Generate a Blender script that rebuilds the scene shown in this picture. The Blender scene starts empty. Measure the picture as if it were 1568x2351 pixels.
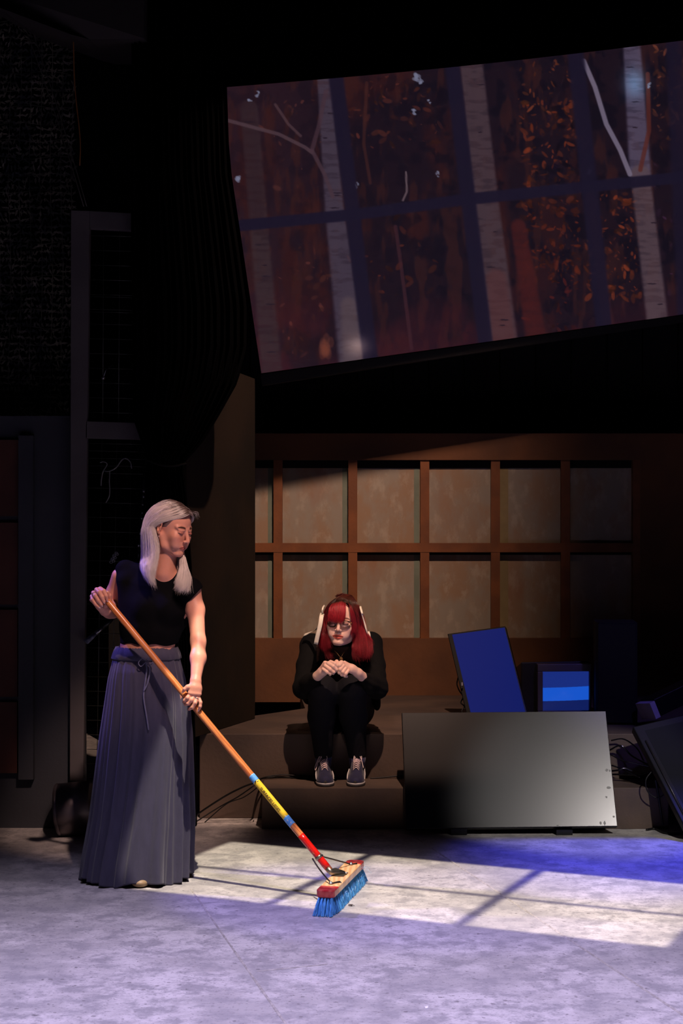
import bpy, bmesh, math, random
import numpy as np
from mathutils import Vector, Matrix
random.seed(7); RNG = np.random.default_rng(11)
SC = bpy.context.scene
COL = SC.collection

# ------------------------------------------------------------------ camera
CAM_Z = 1.609; FPX = 3742.0; CX = 784.0; CY = 1175.5
cam_d = bpy.data.cameras.new('camera'); cam = bpy.data.objects.new('camera', cam_d); COL.objects.link(cam)
cam.location = (0, 0, CAM_Z); cam.rotation_euler = (math.pi/2, 0, 0)
cam_d.sensor_fit = 'VERTICAL'; cam_d.sensor_height = 36.0; cam_d.sensor_width = 24.0
cam_d.lens = FPX/2351*36.0; cam_d.clip_end = 60
SC.camera = cam

# ------------------------------------------------------------------ colour management, world
SC.view_settings.view_transform = 'Standard'; SC.view_settings.look = 'None'
SC.view_settings.exposure = 0.0; SC.view_settings.gamma = 1.0
SC.view_settings.use_curve_mapping = False
w = bpy.data.worlds.new('world'); SC.world = w; w.use_nodes = True
w.node_tree.nodes['Background'].inputs[0].default_value = (0.25, 0.25, 0.45, 1)
w.node_tree.nodes['Background'].inputs[1].default_value = 0.0065

# ------------------------------------------------------------------ stage lights
class NT:
    """tiny node-tree writer"""
    def __init__(s, t): s.t = t; s.n = t.nodes; s.l = t.links
    def node(s, kind, **kw):
        n = s.n.new(kind)
        for k, v in kw.items(): setattr(n, k, v)
        return n
    def put(s, sock, v):
        if hasattr(v, 'is_output'): s.l.new(v, sock)
        elif v is not None: sock.default_value = v
    def math(s, op, a, b=None, clamp=False):
        n = s.node('ShaderNodeMath', operation=op, use_clamp=clamp); s.put(n.inputs[0], a)
        if b is not None: s.put(n.inputs[1], b)
        return n.outputs[0]
    def vmath(s, op, a, b=None):
        n = s.node('ShaderNodeVectorMath', operation=op); s.put(n.inputs[0], a)
        if b is not None: s.put(n.inputs[1], b)
        return n.outputs['Value'] if op in ('DOT_PRODUCT', 'LENGTH') else n.outputs[0]
    def ss(s, x, lo, hi, a=0.0, b=1.0):
        n = s.node('ShaderNodeMapRange', interpolation_type='SMOOTHSTEP')
        for i, v in enumerate((x, lo, hi, a, b)): s.put(n.inputs[i], v)
        return n.outputs[0]

def spot(name, pos, aim, power, color, deg, blend=0.5, radius=0.03, plane=None, gates=(), bars=()):
    """a stage lantern; plane/gates/bars are the shutters and the gobo of a profile lantern:
    plane ('z', 0) or ('y', 10) where they are in focus; gate = (a, b, lo, hi, soft) on a*X+b*S."""
    ld = bpy.data.lights.new(name, 'SPOT'); o = bpy.data.objects.new(name, ld); COL.objects.link(o)
    ld.energy = power; ld.color = color; ld.spot_size = math.radians(deg); ld.spot_blend = blend
    ld.shadow_soft_size = radius
    d = Vector(aim)-Vector(pos); q = d.to_track_quat('-Z', 'Y'); o.location = pos
    o.rotation_mode = 'QUATERNION'; o.rotation_quaternion = q
    if plane:
        ld.use_nodes = True; t = NT(ld.node_tree); em = t.n['Emission']
        tc = t.node('ShaderNodeTexCoord'); N = tc.outputs['Normal']; R = q.to_matrix()
        wx, wy, wz = [t.vmath('DOT_PRODUCT', N, tuple(R[i])) for i in range(3)]
        ax, c = plane
        den, p0 = (wz, pos[2]) if ax == 'z' else (wy, pos[1])
        k = t.math('DIVIDE', c-p0, den)
        X = t.math('ADD', t.math('MULTIPLY', k, wx), pos[0])
        S = t.math('ADD', t.math('MULTIPLY', k, wy), pos[1]) if ax == 'z' else t.math('ADD', t.math('MULTIPLY', k, wz), pos[2])
        m = None
        def co(a, b): return t.math('ADD', t.math('MULTIPLY', X, a), t.math('MULTIPLY', S, b))
        def mul(m, v): return v if m is None else t.math('MULTIPLY', m, v)
        for a, b, lo, hi, sf in gates:
            v = co(a, b)
            if lo is not None: m = mul(m, t.ss(v, lo-sf, lo+sf))
            if hi is not None: m = mul(m, t.ss(v, hi-sf, hi+sf, 1.0, 0.0))
        for a, b, c0, hw, sf in bars:
            dd = t.math('ABSOLUTE', t.math('SUBTRACT', co(a, b), c0))
            m = mul(m, t.ss(dd, hw-sf, hw+sf))
        t.put(em.inputs['Strength'], m)
    return o

GU = (.912, -.41); GV = (.41, .912)
# window gobo thrown on the floor by a warm profile lantern
spot('window_gobo_lantern', (-.25, 5.1, 5.6), (.3, 6.7, 0), 2250, (1, .86, .69), 50, .15, .02, ('z', 0),
     gates=[(*GU, -3.75, -1.38, .014), (*GV, 5.985, 7.03, .012)],
     bars=[(*GU, -3.015, .028, .014), (*GU, -2.19, .028, .014), (*GV, 6.482, .016, .012)])
# lavender wash over the front of the stage
spot('lavender_wash', (.1, 3.9, 6.1), (.0, 5.0, 0), 2950, (.69, .60, 1), 64, 1.0, .25, ('z', 0), gates=[(0, 1, None, 6.75, 1.45)])
# soft pink special on the woman from the front right
spot('pink_front_special', (.55, 3.5, 5.5), (-.72, 7.1, 1.32), 1080, (1, .65, .56), 11, .8, .08)
# special on the seated person and the window flat
spot('bench_special', (.6, 5.6, 5.95), (.15, 9.3, .95), 1220, (1, .645, .495), 46, .5, .03,
     ('y', 10.36), gates=[(0, 1.0, -4.35, None, .25), (-.184, 1.0, None, 1.884, .03), (1.0, 0, -1.7, .86, .75)])
# narrow lamp added to brighten face, hands and ribbons of the seated person
spot('seat_fill', (-.5, 3.0, 4.9), (-.0, 8.42, .92), 330, (1, .68, .57), 6.4, .6, .03)
# saturated blue from the upper right behind
spot('blue_back_light', (2.6, 9.0, 4.9), (1.45, 7.6, 0), 1700, (.07, .07, 1), 22, 1.0, .06, ('z', 0), gates=[(0, 1, None, 8.02, .04)])
spot('blue_side_light', (2.4, 5.4, 4.8), (1.75, 9.0, .5), 230, (.26, .19, 1), 20, .9, .1)
# rack light whose soft reflection shows in the big dark television
spot('rack_light', (2.8, 3.05, 4.25), (1.2, 8.3, .15), 850, (1, .92, .88), 12, .6, .06)
# dim warm fill on the far left
spot('left_fill', (-.9, 3.6, 5.2), (-1.45, 7.0, .0), 110, (1, .88, .62), 28, 1.0, .1, ('z', 0), gates=[(.79, 1, None, 6.1, .35)])
# blue violet rim from the upper left behind
spot('violet_rim_light', (-3.0, 7.75, 3.5), (-.95, 7.1, 1.2), 480, (.26, .18, 1), 20, .6, .05)

# ------------------------------------------------------------------ helpers
def at(px, py, Y): return Vector(((px-CX)/FPX*Y, Y, CAM_Z-(py-CY)/FPX*Y))
def onfloor(px, py, z=0.0):
    Y = FPX*(CAM_Z-z)/(py-CY); return Vector(((px-CX)/FPX*Y, Y, z))
def lin(c): return tuple(((v/255)/12.92 if v/255 <= .04045 else ((v/255+.055)/1.055)**2.4) for v in c)

MATS = {}
def mat(name, rgb, rough=.6, metal=0.0, var=.12, scale=12.0, bump=0.0, bscale=60.0, spec=.4, coat=0.0, sheen=0.0, rgb2=None, mscale=None, vcol=False):
    """procedural principled material with a little noise in colour and relief; rgb as 0-255 display values"""
    m = bpy.data.materials.new(name); m.use_nodes = True; t = NT(m.node_tree); p = t.n['Principled BSDF']
    c1 = lin(rgb); c2 = lin(rgb2) if rgb2 else tuple(min(1, v*(1-var)) for v in c1)
    tc = t.node('ShaderNodeTexCoord')
    mp = t.node('ShaderNodeMapping'); t.l.new(tc.outputs['Object'], mp.inputs[0])
    if mscale: mp.inputs['Scale'].default_value = mscale
    nz = t.node('ShaderNodeTexNoise'); nz.inputs['Scale'].default_value = scale; nz.inputs['Detail'].default_value = 5
    t.l.new(mp.outputs[0], nz.inputs['Vector'])
    mx = t.node('ShaderNodeMix', data_type='RGBA')
    t.put(mx.inputs[0], t.ss(nz.outputs[0], .35, .65)); mx.inputs[6].default_value = (*c1, 1); mx.inputs[7].default_value = (*c2, 1)
    src = mx.outputs[2]
    if vcol:
        a = t.node('ShaderNodeAttribute', attribute_name='col')
        m2 = t.node('ShaderNodeMix', data_type='RGBA', blend_type='MULTIPLY'); m2.inputs[0].default_value = 1
        t.l.new(src, m2.inputs[6]); t.l.new(a.outputs['Color'], m2.inputs[7]); src = m2.outputs[2]
    t.l.new(src, p.inputs['Base Color'])
    p.inputs['Roughness'].default_value = rough; p.inputs['Metallic'].default_value = metal
    p.inputs['Specular IOR Level'].default_value = spec
    if coat: p.inputs['Coat Weight'].default_value = coat; p.inputs['Coat Roughness'].default_value = .12
    if sheen: p.inputs['Sheen Weight'].default_value = sheen
    if bump:
        n2 = t.node('ShaderNodeTexNoise'); n2.inputs['Scale'].default_value = bscale; n2.inputs['Detail'].default_value = 4
        t.l.new(mp.outputs[0], n2.inputs['Vector'])
        b = t.node('ShaderNodeBump'); b.inputs['Strength'].default_value = bump; b.inputs['Distance'].default_value = .01
        t.l.new(n2.outputs[0], b.inputs['Height']); t.l.new(b.outputs[0], p.inputs['Normal'])
    MATS[name] = m; return m

def frame_from(d, up=(0, 0, 1)):
    d = Vector(d).normalized(); up = Vector(up)
    if abs(d.dot(up)) > .98: up = Vector((0, 1, 0)) if abs(d.y) < .9 else Vector((1, 0, 0))
    s = d.cross(up).normalized(); u = s.cross(d).normalized()
    return s, u, d

class MB:
    """collects shapes and links them as one mesh object"""
    def __init__(s): s.v = []; s.f = []; s.sm = []; s.mi = []; s.uvn = None
    def add(s, vs, fs, smooth=False, mi=0):
        b = len(s.v); s.v += [tuple(v) for v in vs]; s.f += [tuple(i+b for i in f) for f in fs]
        s.sm += [smooth]*len(fs); s.mi += [mi]*len(fs); return s
    def hexa(s, p, mi=0):
        """8 points: bottom 4 then top 4"""
        return s.add(p, [(3, 2, 1, 0), (4, 5, 6, 7), (0, 1, 5, 4), (1, 2, 6, 5), (2, 3, 7, 6), (3, 0, 4, 7)], mi=mi)
    def box(s, lo, hi, M=None, mi=0):
        x0, y0, z0 = lo; x1, y1, z1 = hi
        p = [Vector(q) for q in ((x0, y0, z0), (x1, y0, z0), (x1, y1, z0), (x0, y1, z0), (x0, y0, z1), (x1, y0, z1), (x1, y1, z1), (x0, y1, z1))]
        if M is not None: p = [M @ q for q in p]
        return s.hexa(p, mi)
    def prism(s, poly, off, mi=0):
        """polygon (list of 3D points) extruded by vector off"""
        n = len(poly); off = Vector(off)
        vs = [Vector(p) for p in poly]+[Vector(p)+off for p in poly]
        return s.add(vs, [tuple(range(n-1, -1, -1)), tuple(range(n, 2*n))]+[(i, (i+1) % n, n+(i+1) % n, n+i) for i in range(n)], mi=mi)
    def tube(s, pts, r, seg=8, cap=True, flat=1.0, mi=0):
        pts = [Vector(p) for p in pts]; n = len(pts)
        rs = r if hasattr(r, '__len__') else [r]*n
        vs = []; fs = []; prev = None
        for i, p in enumerate(pts):
            d = (pts[min(i+1, n-1)]-pts[max(i-1, 0)]).normalized()
            if prev is None: sd, u, _ = frame_from(d)
            else:
                u = (prev-d*prev.dot(d)).normalized(); sd = d.cross(u)
            prev = u
            for k in range(seg):
                a = 2*math.pi*k/seg; vs.append(p+sd*math.cos(a)*rs[i]+u*math.sin(a)*rs[i]*flat)
        for i in range(n-1):
            for k in range(seg):
                fs.append((i*seg+k, i*seg+(k+1) % seg, (i+1)*seg+(k+1) % seg, (i+1)*seg+k))
        if cap: fs += [tuple(range(seg-1, -1, -1)), tuple(range((n-1)*seg, n*seg))]
        return s.add(vs, fs, True, mi)
    def lathe(s, prof, M=None, seg=24, mi=0):
        """prof: (radius, height) rows turned about local Z"""
        vs = []; fs = []; n = len(prof)
        for r, z in prof:
            for k in range(seg):
                a = 2*math.pi*k/seg; v = Vector((r*math.cos(a), r*math.sin(a), z)); vs.append(M @ v if M is not None else v)
        for i in range(n-1):
            for k in range(seg): fs.append((i*seg+k, i*seg+(k+1) % seg, (i+1)*seg+(k+1) % seg, (i+1)*seg+k))
        return s.add(vs, fs, True, mi)
    def build(s, name, m, parent=None, bevel=0.0, mats=None):
        me = bpy.data.meshes.new(name); me.from_pydata(s.v, [], s.f); me.update()
        for p, q, k in zip(me.polygons, s.sm, s.mi): p.use_smooth = q; p.material_index = k
        for mm in (mats or [m]): me.materials.append(mm)
        bm = bmesh.new(); bm.from_mesh(me); bmesh.ops.recalc_face_normals(bm, faces=bm.faces); bm.to_mesh(me); bm.free()
        o = bpy.data.objects.new(name, me); COL.objects.link(o)
        if bevel:
            b = o.modifiers.new('bevel', 'BEVEL'); b.width = bevel; b.segments = 2; b.limit_method = 'ANGLE'
        if parent is not None: par(o, parent)
        return o

def par(o, parent):
    """parent, keeping the world coordinates the mesh was written in"""
    o.parent = parent; o.matrix_parent_inverse = WM(parent).inverted()
def WM(o):
    M = Matrix.LocRotScale(o.location, o.rotation_euler if o.rotation_mode != 'QUATERNION' else o.rotation_quaternion, o.scale)
    return WM(o.parent) @ o.matrix_parent_inverse @ M if o.parent else M
def tag(o, label=None, cat=None, group=None, kind=None):
    if label: o['label'] = label
    if cat: o['category'] = cat
    if group: o['group'] = group
    if kind: o['kind'] = kind
    return o
def thing(name, loc, label, cat, group=None):
    o = bpy.data.objects.new(name, None); COL.objects.link(o); o.location = loc; o.empty_display_size = .1
    return tag(o, label, cat, group)
def np_mesh(name, V, F, m, parent=None, col=None, smooth=True, mats=None, mi=None):
    """fast mesh from numpy arrays; F quads or triangles"""
    me = bpy.data.meshes.new(name); V = np.asarray(V, np.float32); F = np.asarray(F, np.int32); k = F.shape[1]
    me.vertices.add(len(V)); me.vertices.foreach_set('co', V.ravel())
    me.loops.add(F.size); me.loops.foreach_set('vertex_index', F.ravel())
    me.polygons.add(len(F)); me.polygons.foreach_set('loop_start', np.arange(0, F.size, k, dtype=np.int32))
    me.update(calc_edges=True); me.polygons.foreach_set('use_smooth', np.full(len(F), smooth, bool))
    if col is not None:
        a = me.color_attributes.new('col', 'FLOAT_COLOR', 'POINT')
        c = np.ones((len(V), 4), np.float32); c[:, :3] = col; a.data.foreach_set('color', c.ravel())
    for mm in (mats or [m]): me.materials.append(mm)
    if mi is not None: me.polygons.foreach_set('material_index', np.asarray(mi, np.int32))
    me.validate()
    o = bpy.data.objects.new(name, me); COL.objects.link(o)
    if parent is not None: par(o, parent)
    return o

def spline(pts, n):
    """Catmull-Rom through pts, n samples"""
    P = np.array([tuple(p) for p in pts], float); P = np.vstack([2*P[0]-P[1], P, 2*P[-1]-P[-2]])
    m = len(P)-3; t = np.linspace(0, m-1e-6, n); i = t.astype(int); f = (t-i)[:, None]
    a, b, c, d = P[i], P[i+1], P[i+2], P[i+3]
    return .5*((2*b)+(-a+c)*f+(2*a-5*b+4*c-d)*f*f+(-a+3*b-3*c+d)*f**3)
# ------------------------------------------------------------------ setting: floor
def floor_material():
    m = bpy.data.materials.new('painted_floor'); m.use_nodes = True; t = NT(m.node_tree); p = t.n['Principled BSDF']
    tc = t.node('ShaderNodeTexCoord'); P = tc.outputs['Object']
    def noise(s, d=6, r=.6, off=0):
        mp = t.node('ShaderNodeMapping'); mp.inputs['Location'].default_value = (off, off*.7, 0); t.l.new(P, mp.inputs[0])
        n = t.node('ShaderNodeTexNoise'); n.inputs['Scale'].default_value = s; n.inputs['Detail'].default_value = d; n.inputs['Roughness'].default_value = r
        t.l.new(mp.outputs[0], n.inputs['Vector']); return n.outputs[0]
    def mix(f, a, b):
        x = t.node('ShaderNodeMix', data_type='RGBA'); t.put(x.inputs[0], f); t.put(x.inputs[6], a); t.put(x.inputs[7], b); return x.outputs[2]
    c = mix(t.ss(noise(2.2, 9, .68), .40, .60), (*lin((168, 164, 160)), 1), (*lin((198, 193, 188)), 1))
    c = mix(t.ss(noise(9, 8, .7, 3), .42, .62), c, (*lin((150, 147, 146)), 1))
    c = mix(t.math('MULTIPLY', t.ss(noise(70, 4, .6, 5), .56, .66), .55), c, (*lin((120, 117, 116)), 1))
    c = mix(t.math('MULTIPLY', t.ss(noise(28, 3, .55, 9), .66, .72), .7), c, (*lin((96, 92, 92)), 1))
    # spatter of darker paint
    vo = t.node('ShaderNodeTexVoronoi'); vo.inputs['Scale'].default_value = 24; t.l.new(P, vo.inputs['Vector'])
    sx = t.node('ShaderNodeSeparateColor'); t.l.new(vo.outputs['Color'], sx.inputs[0])
    sp = t.math('LESS_THAN', vo.outputs['Distance'], t.math('MULTIPLY', sx.outputs[0], .2)); sp = t.math('MULTIPLY', sp, t.math('GREATER_THAN', sx.outputs[1], .6))
    c = mix(t.math('MULTIPLY', sp, .55), c, (*lin((100, 95, 95)), 1))
    t.l.new(c, p.inputs['Base Color'])
    p.inputs['Roughness'].default_value = .55; p.inputs['Specular IOR Level'].default_value = .3
    b = t.node('ShaderNodeBump'); b.inputs['Strength'].default_value = .25; b.inputs['Distance'].default_value = .004
    t.l.new(noise(40, 6, .6, 2), b.inputs['Height']); t.l.new(b.outputs[0], p.inputs['Normal'])
    return m
m_floor = floor_material()
f = MB(); f.box((-3.4, 3.2, -.06), (3.4, 12.4, 0)).build('floor', m_floor); tag(bpy.data.objects['floor'], kind='structure')
m_seam = mat('floor_seam', (176, 170, 162), .6, var=.35, scale=30)
# joints of the 4 ft floor sheets, slightly proud filler
def seam(p, q, wd, n):
    b = MB(); p = Vector(p); q = Vector(q); d = (q-p).normalized(); s = Vector((-d.y, d.x, 0))
    top = []; k = 40
    for i in range(k+1):
        c = p.lerp(q, i/k); j = wd*(.7+.5*random.random())
        top.append((c+s*j/2, c-s*j/2))
    vs = []; fs = []
    for a, c in top: vs += [a+Vector((0, 0, .0004)), c+Vector((0, 0, .0004)), (a+c)/2+Vector((0, 0, .0042))]
    for i in range(k):
        o = 3*i; fs += [(o, o+2, o+5, o+3), (o+2, o+1, o+4, o+5)]
    b.add(vs, fs, True); tag(b.build('trim_%d' % n, m_seam), kind='structure')
ds = Vector((.2475, -.969, 0)); pn = Vector((.969, .2475, 0))
s0 = onfloor(430, 2030)
seam(s0+ds*.1, s0+ds*3.6, .010, 1)
s1 = onfloor(945, 1917); seam(s1, s1+ds*4.6, .010, 2)
s2 = s0+ds*.62+pn*.0; seam(onfloor(590, 2231), onfloor(752, 2215), .003, 3)

# back wall of dark planks, far behind the set
m_plank = mat('black_stained_planks', (19, 17, 18), .8, var=.4, scale=3, mscale=(6, 6, .6), bump=.3)
b = MB()
x = -1.6
for i in range(30):
    wd = .245; b.box((x, 11.2+(.01 if i % 2 else 0), -.0), (x+wd-.012, 11.26, 3.05)); x += wd
b.box((-1.6, 11.26, 0), (5.0, 11.3, 3.05))
tag(b.build('wall_back', m_plank), kind='structure')
m_black = mat('black_masking', (9, 8, 10), .9, var=.3, scale=5)
tag(MB().box((-3.3, 12.2, 0), (3.3, 12.3, 6.2)).build('wall_rear', m_black), kind='structure')
tag(MB().box((-3.4, 3.2, 6.2), (3.4, 12.4, 6.3)).build('ceiling', m_black), kind='structure')

# ------------------------------------------------------------------ the window flat
YW = 10.36; SW = FPX/YW
def wx(px): return (px-CX)/SW
def wz(py): return CAM_Z-(py-CY)/SW
m_tan = mat('brown_flat_paint', (112, 72, 44), .75, var=.25, scale=2.5, rgb2=(92, 60, 40), bump=.15, bscale=30)
m_munt = mat('brown_muntin_paint', (128, 76, 40), .6, var=.2, scale=6, rgb2=(108, 64, 36), bump=.1)
b = MB(); X0, X1 = wx(560), wx(1640); Z0, Z1 = wz(1612), wz(995)
ox0, ox1, oz0, oz1 = wx(560), wx(1470), wz(1466), wz(1056)
b.box((X0, YW, oz1), (X1, YW+.09, Z1)); b.box((X0, YW, Z0), (X1, YW+.09, oz0)); b.box((ox1, YW, oz0), (X1, YW+.09, oz1))
tag(b.build('wall_window', m_tan), kind='structure')
win = thing('window_1', (wx(1000), YW+.02, oz0), None, None); win['kind'] = 'structure'
cols = [wx(v) for v in (638, 810, 975.5, 1138, 1299)]
zb = (wz(1268), wz(1247))
b = MB()
for c in cols: b.box((c-.0285, YW+.012, oz0), (c+.0285, YW+.045, oz1-.0))
b.box((ox0, YW+.0095, zb[0]), (ox1, YW+.047, zb[1])); b.box((ox1-.045, YW+.005, oz0), (ox1, YW+.075, oz1))
b.build('muntin', m_munt, win)
def pane_material(name, seed, warm):
    m = bpy.data.materials.new(name); m.use_nodes = True; t = NT(m.node_tree); p = t.n['Principled BSDF']
    tc = t.node('ShaderNodeTexCoord'); mp = t.node('ShaderNodeMapping'); t.l.new(tc.outputs['Object'], mp.inputs[0])
    mp.inputs['Location'].default_value = (seed*3.1, 0, seed*1.7); mp.inputs['Scale'].default_value = (1.4, 1, .8)
    def nz(s, d=5, r=.6):
        n = t.node('ShaderNodeTexNoise'); n.inputs['Scale'].default_value = s; n.inputs['Detail'].default_value = d; n.inputs['Roughness'].default_value = r
        t.l.new(mp.outputs[0], n.inputs['Vector']); return n.outputs[0]
    def mix(f, a, b):
        x = t.node('ShaderNodeMix', data_type='RGBA'); t.put(x.inputs[0], f); t.put(x.inputs[6], a); t.put(x.inputs[7], b); return x.outputs[2]
    c = mix(t.ss(nz(3.5), .38, .62), (*lin((150, 124, 100)), 1), (*lin((148, 138, 124)), 1))
    c = mix(t.math('MULTIPLY', t.ss(nz(9, 6, .65), .5, .66), .5), c, (*lin((176, 164, 146)), 1))
    c = mix(t.math('MULTIPLY', t.ss(nz(2.0, 4), .52, .7), warm), c, (*lin((140, 92, 66)), 1))
    t.l.new(c, p.inputs['Base Color']); p.inputs['Roughness'].default_value = .62
    p.inputs['Specular IOR Level'].default_value = .3
    return m
m_edge = mat('grey_green_band', (118, 128, 112), .7, var=.2, scale=8)  # grey-green strip along the right pane edges
m_olive = mat('olive_light_band', (150, 132, 92), .7, var=.2, scale=8)  # light from behind the muntin, put in as an olive strip
edges = [ox0]+cols+[ox1-.02]
for r, (za, zc) in enumerate(((zb[1], oz1-.03), (oz0, zb[0]-.018))):
    for k in range(6):
        a, c = edges[k]+(.0285 if k else 0), edges[k+1]-.0285
        q = MB(); q.box((a-.02, YW+.07, za-.02), (c+.02, YW+.085, zc+.02))
        o = q.build('pane', pane_material('scumbled_pane_%s' % 'abcdefghijkl'[r*6+k], r*6+k, .5 if k in (1, 2, 4) else .2), win)
        if k in (1, 2, 0): MB().box((c-.038, YW+.068, za), (c-.004, YW+.0698, zc)).build('edge_band', m_edge, o)
        if k == 4: MB().box((a+.0, YW+.068, za), (a+.058, YW+.0698, zc)).build('edge_band', m_olive, o)
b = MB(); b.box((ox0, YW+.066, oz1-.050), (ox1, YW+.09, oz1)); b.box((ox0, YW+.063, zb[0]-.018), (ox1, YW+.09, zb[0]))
b.build('recess_shadow_strip', m_black, win)  # shade under the opening top and the crossbar, built as black strips

# tan flat turned away at the left of the window
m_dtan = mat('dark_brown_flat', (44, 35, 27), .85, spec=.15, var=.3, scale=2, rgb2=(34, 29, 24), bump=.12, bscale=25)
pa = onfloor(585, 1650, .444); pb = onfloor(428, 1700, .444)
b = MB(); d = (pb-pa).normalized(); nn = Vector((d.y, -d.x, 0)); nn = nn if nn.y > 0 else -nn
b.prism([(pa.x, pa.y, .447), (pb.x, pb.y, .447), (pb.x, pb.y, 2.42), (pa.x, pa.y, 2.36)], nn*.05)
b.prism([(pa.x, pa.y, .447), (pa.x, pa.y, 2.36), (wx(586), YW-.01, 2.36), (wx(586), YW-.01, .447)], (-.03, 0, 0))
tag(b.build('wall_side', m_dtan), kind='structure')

# ------------------------------------------------------------------ platforms
m_deck = mat('brown_black_deck_paint', (92, 76, 66), .7, var=.3, scale=3, rgb2=(74, 62, 56), bump=.15, bscale=50)
YS, YR, ZS, ZR = 8.27, 8.56, .21, .444
b = MB(); xr = (1535-CX)/FPX*YS
b.box(((601-CX)/FPX*YS, YS, 0), (xr, YR-.002, ZS))
tag(b.build('step', m_deck, bevel=.004), 'low dark brown step box on the floor under the sneakers of the seated person', 'step')
b = MB(); xl = (458-CX)/FPX*YR
q = onfloor(590, 1642, ZR); q2 = onfloor(700, 1626, ZR)
b.prism([(xl, YR, 0), (2.3, YR, 0), (2.3, YW-.004, 0), (wx(690), YW-.004, 0), (q2.x, q2.y, 0), (q.x, q.y, 0), (xl, 9.1, 0)], (0, 0, ZR))
tag(b.build('platform', m_deck, bevel=.004), 'wide dark brown platform under the window flat, used as a seat', 'platform')

# ------------------------------------------------------------------ left side: net, flat, mesh panel, curtain
m_left = mat('blue_grey_flat_paint', (58, 60, 66), .8, var=.2, scale=2, bump=.1)
m_grey = mat('grey_frame_paint', (92, 86, 86), .75, var=.2, scale=3)
YL = 8.3
b = MB(); z1 = at(0, 955, YL).z
b.box((-2.3, YL, 0), (at(193, 0, YL).x, YL+.08, z1))
tag(b.build('wall_left', m_left), kind='structure')
# brown panes of the flat at the frame edge
m_lp = mat('rust_brown_panel', (84, 46, 36), .7, var=.3, scale=4)
w2 = thing('window_2', at(20, 1780, YL), None, None); w2['kind'] = 'structure'
for i, (ya, yc) in enumerate(((1010, 1185), (1200, 1388), (1400, 1600), (1612, 1775))):
    MB().prism([at(-160, yc, YL-.03), at(42-i, yc, YL-.03), at(42-i, ya, YL-.03), at(-160, ya, YL-.03)], (0, .028, 0)).build('pane', m_lp, w2)
b = MB()
b.prism([at(42, 1790, YL-.045), at(76, 1790, YL-.045), at(76, 1000, YL-.045), at(42, 1000, YL-.045)], (0, .044, 0))
b.build('muntin', m_left, w2)

# camouflage net hanging above the left flat
m_net = mat('camouflage_net_cloth', (128, 122, 104), .9, var=.6, scale=9, rgb2=(50, 52, 56))
def net():
    vs = []; fs = []
    Yn = 8.7; rr = random.Random(3)
    for j in range(62):
        for i in range(26):
            px = -60+i*9+(j % 2)*4.5; py = 40+j*15
            if px > 158+ (-.06*(py-950)) or py > 955: continue
            c = at(px+rr.uniform(-2, 2), py+rr.uniform(-3, 3), Yn+.06*math.sin(px*.05+py*.01)+rr.uniform(-.02, .02))
            for k in range(2):
                a = rr.uniform(0, math.pi); L = rr.uniform(.010, .022); W = rr.uniform(.003, .007)
                dx = Vector((math.cos(a), rr.uniform(-.5, .5), math.sin(a))); sx = Vector((-math.sin(a), rr.uniform(-.5, .5), math.cos(a)))
                bs = len(vs); vs += [c-dx*L-sx*W*.4, c-dx*L*.2-sx*W, c+dx*L, c+dx*L*.1+sx*W]
                vs += [v+Vector((0, .0025, 0)) for v in vs[bs:bs+4]]
                fs += [(bs+3, bs+2, bs+1, bs), (bs+4, bs+5, bs+6, bs+7)]+[(bs+k2, bs+(k2+1) % 4, bs+4+(k2+1) % 4, bs+4+k2) for k2 in range(4)]
    b = MB(); b.add(vs, fs)
    # knotted cord grid that carries the cloth strips
    for i in range(10):
        px = -50+i*24; b.tube([at(px+3*math.sin(k), 40+k*76, Yn+.02+.06*math.sin(px*.05+k*.76)) for k in range(13)], .0016, 4)
    for j in range(24):
        py = 50+j*39; b.tube([at(-60+k*27, py+4*math.sin(k*1.3+j), Yn+.02+.06*math.sin((-60+k*27)*.05+py*.01)) for k in range(9)], .0016, 4)
    return b
o = net().build('camouflage_net', m_net)
tag(o, 'dark camouflage net hanging above the blue-grey flat at the edge of the stage', 'net')

# mesh panel: painted timber frame with welded wire grid
YM = 8.25
mp_ = thing('mesh_panel', at(190, 1900, YM), 'tall grey timber frame filled with wire mesh, behind the woman', 'mesh panel')
b = MB()
def strip(b, p, dy): b.prism([at(x, y, YM) for x, y in p], (0, dy, 0))
strip(b, [(190, 1890), (160, 1890), (163, 483), (206, 484)], .05)
b.build('stile', m_grey, mp_, bevel=.002)
strip_r = MB(); strip(strip_r, [(206, 524), (206, 484), (352, 492), (352, 532)], .05); strip_r.build('rail', m_grey, mp_, bevel=.002)
strip_r = MB(); strip(strip_r, [(196, 1006), (197, 967), (352, 972), (352, 1010)], .05); strip_r.build('rail', m_grey, mp_, bevel=.002)
m_wire = mat('galvanised_wire', (104, 106, 98), .45, .7, var=.3, scale=20)
def wires(b, rows, cols_, yr, xr):
    for y in rows: b.tube([at(xr[0]+4, y, YM+.03), at((xr[0]+xr[1])/2, y+1.5, YM+.032), at(xr[1], y+4, YM+.03)], .0017, 5)
    for x0, x1 in cols_: b.tube([at(x0, yr[0], YM+.034), at(x1, yr[1], YM+.034)], .0017, 5)
b = MB(); wires(b, [541+33.8*k for k in range(13)]+[681, 716], [(203, 201), (238, 236), (275, 272), (312, 309)], (528, 970), (200, 345)); b.build('wire_mesh', m_wire, mp_)
b = MB(); wires(b, [1018, 1035, 1052, 1069, 1086, 1120]+[1154+33.3*k for k in range(20)], [(200, 190), (234, 222), (268, 256), (301, 290), (335, 324), (368, 358)], (1008, 1800), (196, 372)); b.build('wire_mesh', m_wire, mp_)

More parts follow.
